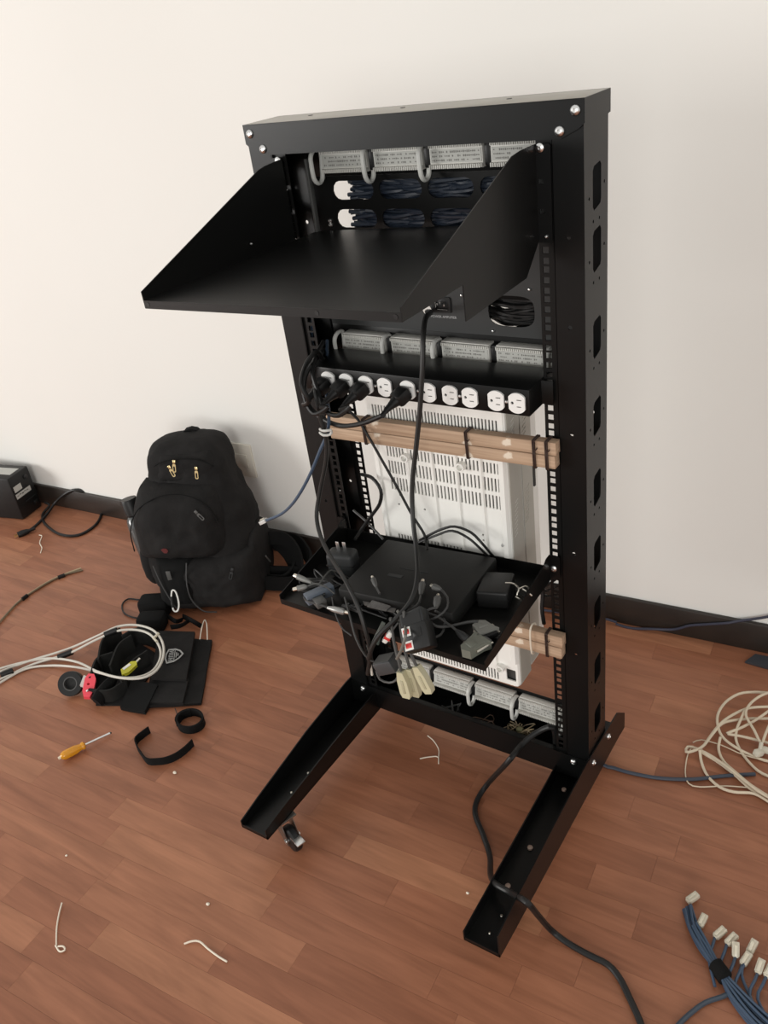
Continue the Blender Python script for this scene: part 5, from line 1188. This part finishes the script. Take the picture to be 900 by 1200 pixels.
def cream_coil():
    t = thing('cable_coil', 'loosely coiled cream telephone cable on the floor at right', 'cable', (0.5476, 0.3074, 0.0000))
    L = [
        [(0.6170, 0.1767, 0.0040), (0.5717, 0.1953, 0.0050), (0.5318, 0.2200, 0.0070), (0.4920, 0.2385, 0.0090), (0.4541, 0.2521, 0.0100), (0.4574, 0.2739, 0.0120), (0.4664, 0.3247, 0.0140), (0.4790, 0.3637, 0.0160), (0.5031, 0.4028, 0.0180), (0.5242, 0.4247, 0.0180), (0.5622, 0.4454, 0.0180)],
        [(0.5534, 0.4886, 0.0200), (0.5172, 0.4728, 0.0220), (0.4876, 0.4529, 0.0220), (0.4665, 0.4142, 0.0200), (0.4609, 0.3680, 0.0180), (0.4724, 0.3304, 0.0140), (0.4908, 0.3089, 0.0100), (0.5250, 0.2947, 0.0070), (0.5690, 0.2878, 0.0050), (0.5945, 0.2893, 0.0050)],
        [(0.5533, 0.4854, 0.0280), (0.5314, 0.4565, 0.0280), (0.5172, 0.4191, 0.0280), (0.5175, 0.3853, 0.0260), (0.5438, 0.3495, 0.0220), (0.5640, 0.3232, 0.0160), (0.5667, 0.3511, 0.0200), (0.5708, 0.3984, 0.0260)],
        [(0.4530, 0.2480, 0.0160), (0.4633, 0.2250, 0.0060), (0.4841, 0.1936, 0.0050), (0.5134, 0.1744, 0.0050), (0.5427, 0.1736, 0.0050), (0.5802, 0.1870, 0.0050), (0.6172, 0.1749, 0.0060)],
        [(0.5689, 0.4155, 0.0100), (0.5308, 0.3977, 0.0100), (0.4956, 0.3730, 0.0120), (0.4752, 0.3493, 0.0140), (0.4651, 0.3074, 0.0160), (0.4562, 0.2635, 0.0160), (0.4403, 0.2412, 0.0140), (0.4271, 0.2364, 0.0100), (0.4258, 0.2546, 0.0080), (0.4440, 0.2556, 0.0100), (0.4754, 0.2464, 0.0120), (0.5115, 0.2294, 0.0140), (0.5514, 0.2070, 0.0140), (0.5892, 0.1877, 0.0140), (0.6205, 0.1787, 0.0140)],
        [(0.5119, 0.4030, 0.0240), (0.5096, 0.3736, 0.0200), (0.5083, 0.3415, 0.0140), (0.5151, 0.3141, 0.0080), (0.5388, 0.2814, 0.0050), (0.5730, 0.2524, 0.0050), (0.6051, 0.2447, 0.0050)],
        [(0.5631, 0.4420, 0.0160), (0.5416, 0.3960, 0.0160), (0.5177, 0.3554, 0.0160), (0.4964, 0.3301, 0.0140), (0.4940, 0.3254, 0.0120), (0.5233, 0.3329, 0.0100), (0.5585, 0.3354, 0.0100), (0.5862, 0.3374, 0.0100)],
        [(0.4817, 0.3081, 0.0120), (0.4865, 0.2752, 0.0080), (0.5045, 0.2456, 0.0080), (0.5342, 0.2234, 0.0100), (0.5700, 0.2003, 0.0120), (0.6149, 0.1845, 0.0100)],
    ]
    for p in L: MB().tube(p, 0.0031, 8).build('strand', BEIGE, t)
    MB().tube([(0.4343, 0.2647, 0.0050), (0.4311, 0.2363, 0.0040), (0.4402, 0.1838, 0.0040), (0.4549, 0.1569, 0.0040), (0.4776, 0.1578, 0.0040), (0.5235, 0.1828, 0.0040), (0.5706, 0.2008, 0.0040)], 0.0014, 6).build('thin_strand', BEIGE, t)
    MB().tube([(0.4316, 0.2748, 0.0050), (0.4463, 0.2892, 0.0060), (0.4879, 0.2920, 0.0060), (0.5347, 0.2839, 0.0060), (0.5863, 0.2870, 0.0060)], 0.0013, 6).build('thin_strand', BEIGE, t)
    CK = mat('cream_knot', (0.62, 0.58, 0.48), 0.45)
    MB().box((0, 0, 0), (0.024, 0.014, 0.014), 0.003, T((0.5648, 0.2954, 0.0140)) @ RZ(R(60)) @ RY(R(25))).build('plug', CK, t)
    MB().box((0, 0, 0), (0.020, 0.013, 0.012), 0.003, T((0.5777, 0.3076, 0.0160)) @ RZ(R(-20)) @ RY(R(-20))).build('plug', CK, t)
    MB().tube([(0.5643, 0.3212, 0.0180), (0.5656, 0.3073, 0.0160), (0.5648, 0.2954, 0.0140)], 0.0045, 8).build('boot', CK, t)
cream_coil()
simple('flat_strip', MB().sheet([(0.4712, 0.5915, 0.0060), (0.5348, 0.5889, 0.0060), (0.5452, 0.6350, 0.0060), (0.4868, 0.6302, 0.0060)], 0.005), mat('slate_strip', (0.04, 0.042, 0.05), 0.5), 'flat slate strip on the floor by the baseboard at far right', 'strip')
PATCH = {'cables': [[(0.5269, -0.1377, 0.0045), (0.5466, -0.1704, 0.0045), (0.5748, -0.2023, 0.0045), (0.6121, -0.2294, 0.0045), (0.6386, -0.2622, 0.0045), (0.6699, -0.2875, 0.0045), (0.6994, -0.3031, 0.0045)], [(0.5467, -0.1717, 0.01), (0.5781, -0.2032, 0.01), (0.6132, -0.2323, 0.01), (0.639, -0.2644, 0.01), (0.6726, -0.2869, 0.01), (0.7024, -0.3036, 0.01)], [(0.5302, -0.1427, 0.0155), (0.5487, -0.1769, 0.0155), (0.578, -0.2055, 0.0155), (0.6127, -0.2353, 0.0155), (0.6407, -0.2648, 0.0155), (0.6753, -0.2875, 0.0155), (0.7038, -0.3035, 0.0155)], [(0.5496, -0.1666, 0.0045), (0.578, -0.1972, 0.0045), (0.6116, -0.2279, 0.0045), (0.6427, -0.2557, 0.0045), (0.6768, -0.2802, 0.0045), (0.7046, -0.295, 0.0045)], [(0.5314, -0.1338, 0.01), (0.5514, -0.1673, 0.01), (0.5775, -0.1981, 0.01), (0.6144, -0.2313, 0.01), (0.6436, -0.2583, 0.01), (0.6775, -0.281, 0.01), (0.7062, -0.296, 0.01)], [(0.5506, -0.1699, 0.0155), (0.5804, -0.2024, 0.0155), (0.6141, -0.2333, 0.0155), (0.6444, -0.2589, 0.0155), (0.6781, -0.2826, 0.0155), (0.7093, -0.2949, 0.0155)], [(0.5331, -0.1275, 0.0045), (0.5525, -0.1625, 0.0045), (0.5802, -0.1939, 0.0045), (0.6151, -0.2248, 0.0045), (0.6464, -0.2505, 0.0045), (0.6795, -0.2715, 0.0045), (0.711, -0.2846, 0.0045)], [(0.5533, -0.1633, 0.01), (0.5819, -0.1924, 0.01), (0.614, -0.2275, 0.01), (0.6466, -0.2515, 0.01), (0.6805, -0.2729, 0.01), (0.7134, -0.287, 0.01)], [(0.5363, -0.1313, 0.0155), (0.5538, -0.1678, 0.0155), (0.583, -0.1971, 0.0155), (0.6143, -0.2303, 0.0155), (0.6495, -0.2542, 0.0155), (0.6843, -0.2734, 0.0155), (0.714, -0.2867, 0.0155)], [(0.5534, -0.1562, 0.0045), (0.5827, -0.1858, 0.0045), (0.616, -0.2239, 0.0045), (0.6478, -0.2459, 0.0045), (0.6849, -0.2652, 0.0045), (0.7158, -0.2759, 0.0045)], [(0.5367, -0.1264, 0.01), (0.5557, -0.1574, 0.01), (0.5824, -0.1892, 0.01), (0.6149, -0.2259, 0.01), (0.6498, -0.2479, 0.01), (0.6862, -0.2639, 0.01), (0.7177, -0.2764, 0.01)], [(0.5553, -0.1608, 0.0155), (0.585, -0.1929, 0.0155), (0.6168, -0.2267, 0.0155), (0.6526, -0.2486, 0.0155), (0.6885, -0.2664, 0.0155), (0.7184, -0.2776, 0.0155)]], 'plugs': [((0.53, -0.1215, 0.01), (0.5406, -0.1045, 0.013), None, 'leftmost, at the bundle tip'), ((0.5619, -0.1605, 0.01), (0.5649, -0.1386, 0.013), None, 'second from the tip, upright'), ((0.5907, -0.1693, 0.01), (0.5976, -0.1569, 0.013), [(0.5907, -0.1693, 0.01), (0.5913, -0.1875, 0.014), (0.5922, -0.2149, 0.01), (0.6128, -0.2568, 0.008)], 'third from the tip'), ((0.6118, -0.1726, 0.01), (0.6174, -0.161, 0.013), [(0.6118, -0.1726, 0.01), (0.612, -0.1908, 0.014), (0.6122, -0.2181, 0.01), (0.634, -0.2586, 0.008)], 'fourth from the tip, squarish'), ((0.63, -0.1895, 0.01), (0.6288, -0.1852, 0.013), [(0.63, -0.1895, 0.01), (0.6298, -0.2074, 0.014), (0.6294, -0.2343, 0.01), (0.6522, -0.2728, 0.008)], 'small one above the black band'), ((0.6432, -0.1981, 0.01), (0.6463, -0.1881, 0.013), [(0.6432, -0.1981, 0.01), (0.6426, -0.2159, 0.014), (0.6417, -0.2426, 0.01), (0.6658, -0.2797, 0.008)], 'just right of the black band'), ((0.6483, -0.171, 0.01), (0.6497, -0.1654, 0.013), [(0.6483, -0.171, 0.01), (0.6474, -0.1894, 0.014), (0.6461, -0.2169, 0.01), (0.6721, -0.2541, 0.008)], 'small one behind its neighbours'), ((0.6687, -0.2014, 0.01), (0.6694, -0.193, 0.013), [(0.6687, -0.2014, 0.01), (0.6674, -0.2193, 0.014), (0.6655, -0.2461, 0.01), (0.6922, -0.2808, 0.008)], 'next to the frame edge'), ((0.6822, -0.2009, 0.01), (0.6847, -0.1881, 0.013), [(0.6822, -0.2009, 0.01), (0.6806, -0.2188, 0.014), (0.6781, -0.2457, 0.01), (0.7061, -0.2793, 0.008)], 'nearest the frame edge')]}
def patch_bundle():
    t = thing('patch_cables', 'bundle of blue patch cables wrapped with a black band', 'cables', (0.6211, -0.2201, 0.0000))
    for W in PATCH['cables']: MB().tube(W, 0.0027, 7).build('cable', BLUE, t)
    Mf = frame((0.6087, -0.2247, 0.0120), Vector((0.6243, -0.2367, 0.0120))-Vector((0.6087, -0.2247, 0.0120)))
    MB().sweep([Mf @ Vector((x, 0, 0)) for x in (-0.008, -0.006, 0.020, 0.022)], [0.013, 0.0165, 0.0165, 0.013], 18, sx=0.8).build('velcro_band', CLOTH2, t)
    for a, b, tail, w in PATCH['plugs']:
        if tail: MB().tube(tail, 0.0027, 7).build('cable', BLUE, t)
        a, b = Vector(a), Vector(b)
        p = thing('network_plug', 'clear network plug on the blue patch bundle, '+w, 'plug', a, 'clear plugs of the blue patch bundle')
        Mp = frame(a, b-a)
        MB().box((0.012, 0, 0), (0.024, 0.0125, 0.0105), 0.0015, Mp).build('body', CLEAR, p)
        MB().box((0.003, 0, 0), (0.010, 0.010, 0.009), 0.002, Mp).build('boot', mat('ivory_boot', (0.62, 0.56, 0.44), 0.4), p)
        MB().box((0.011, 0, 0.0075), (0.018, 0.0055, 0.0016), 0.0004, Mp @ RY(R(-8))).build('latch', CLEAR, p)
    MB().tube([(0.5733, -0.3555, 0.0040), (0.5864, -0.3238, 0.0045), (0.6049, -0.2899, 0.0045), (0.6267, -0.2677, 0.0060), (0.6373, -0.2552, 0.0080)], 0.0042, 8).build('branch_cable', mat('slate_cable2', (0.04, 0.055, 0.075), 0.5), t)
patch_bundle()
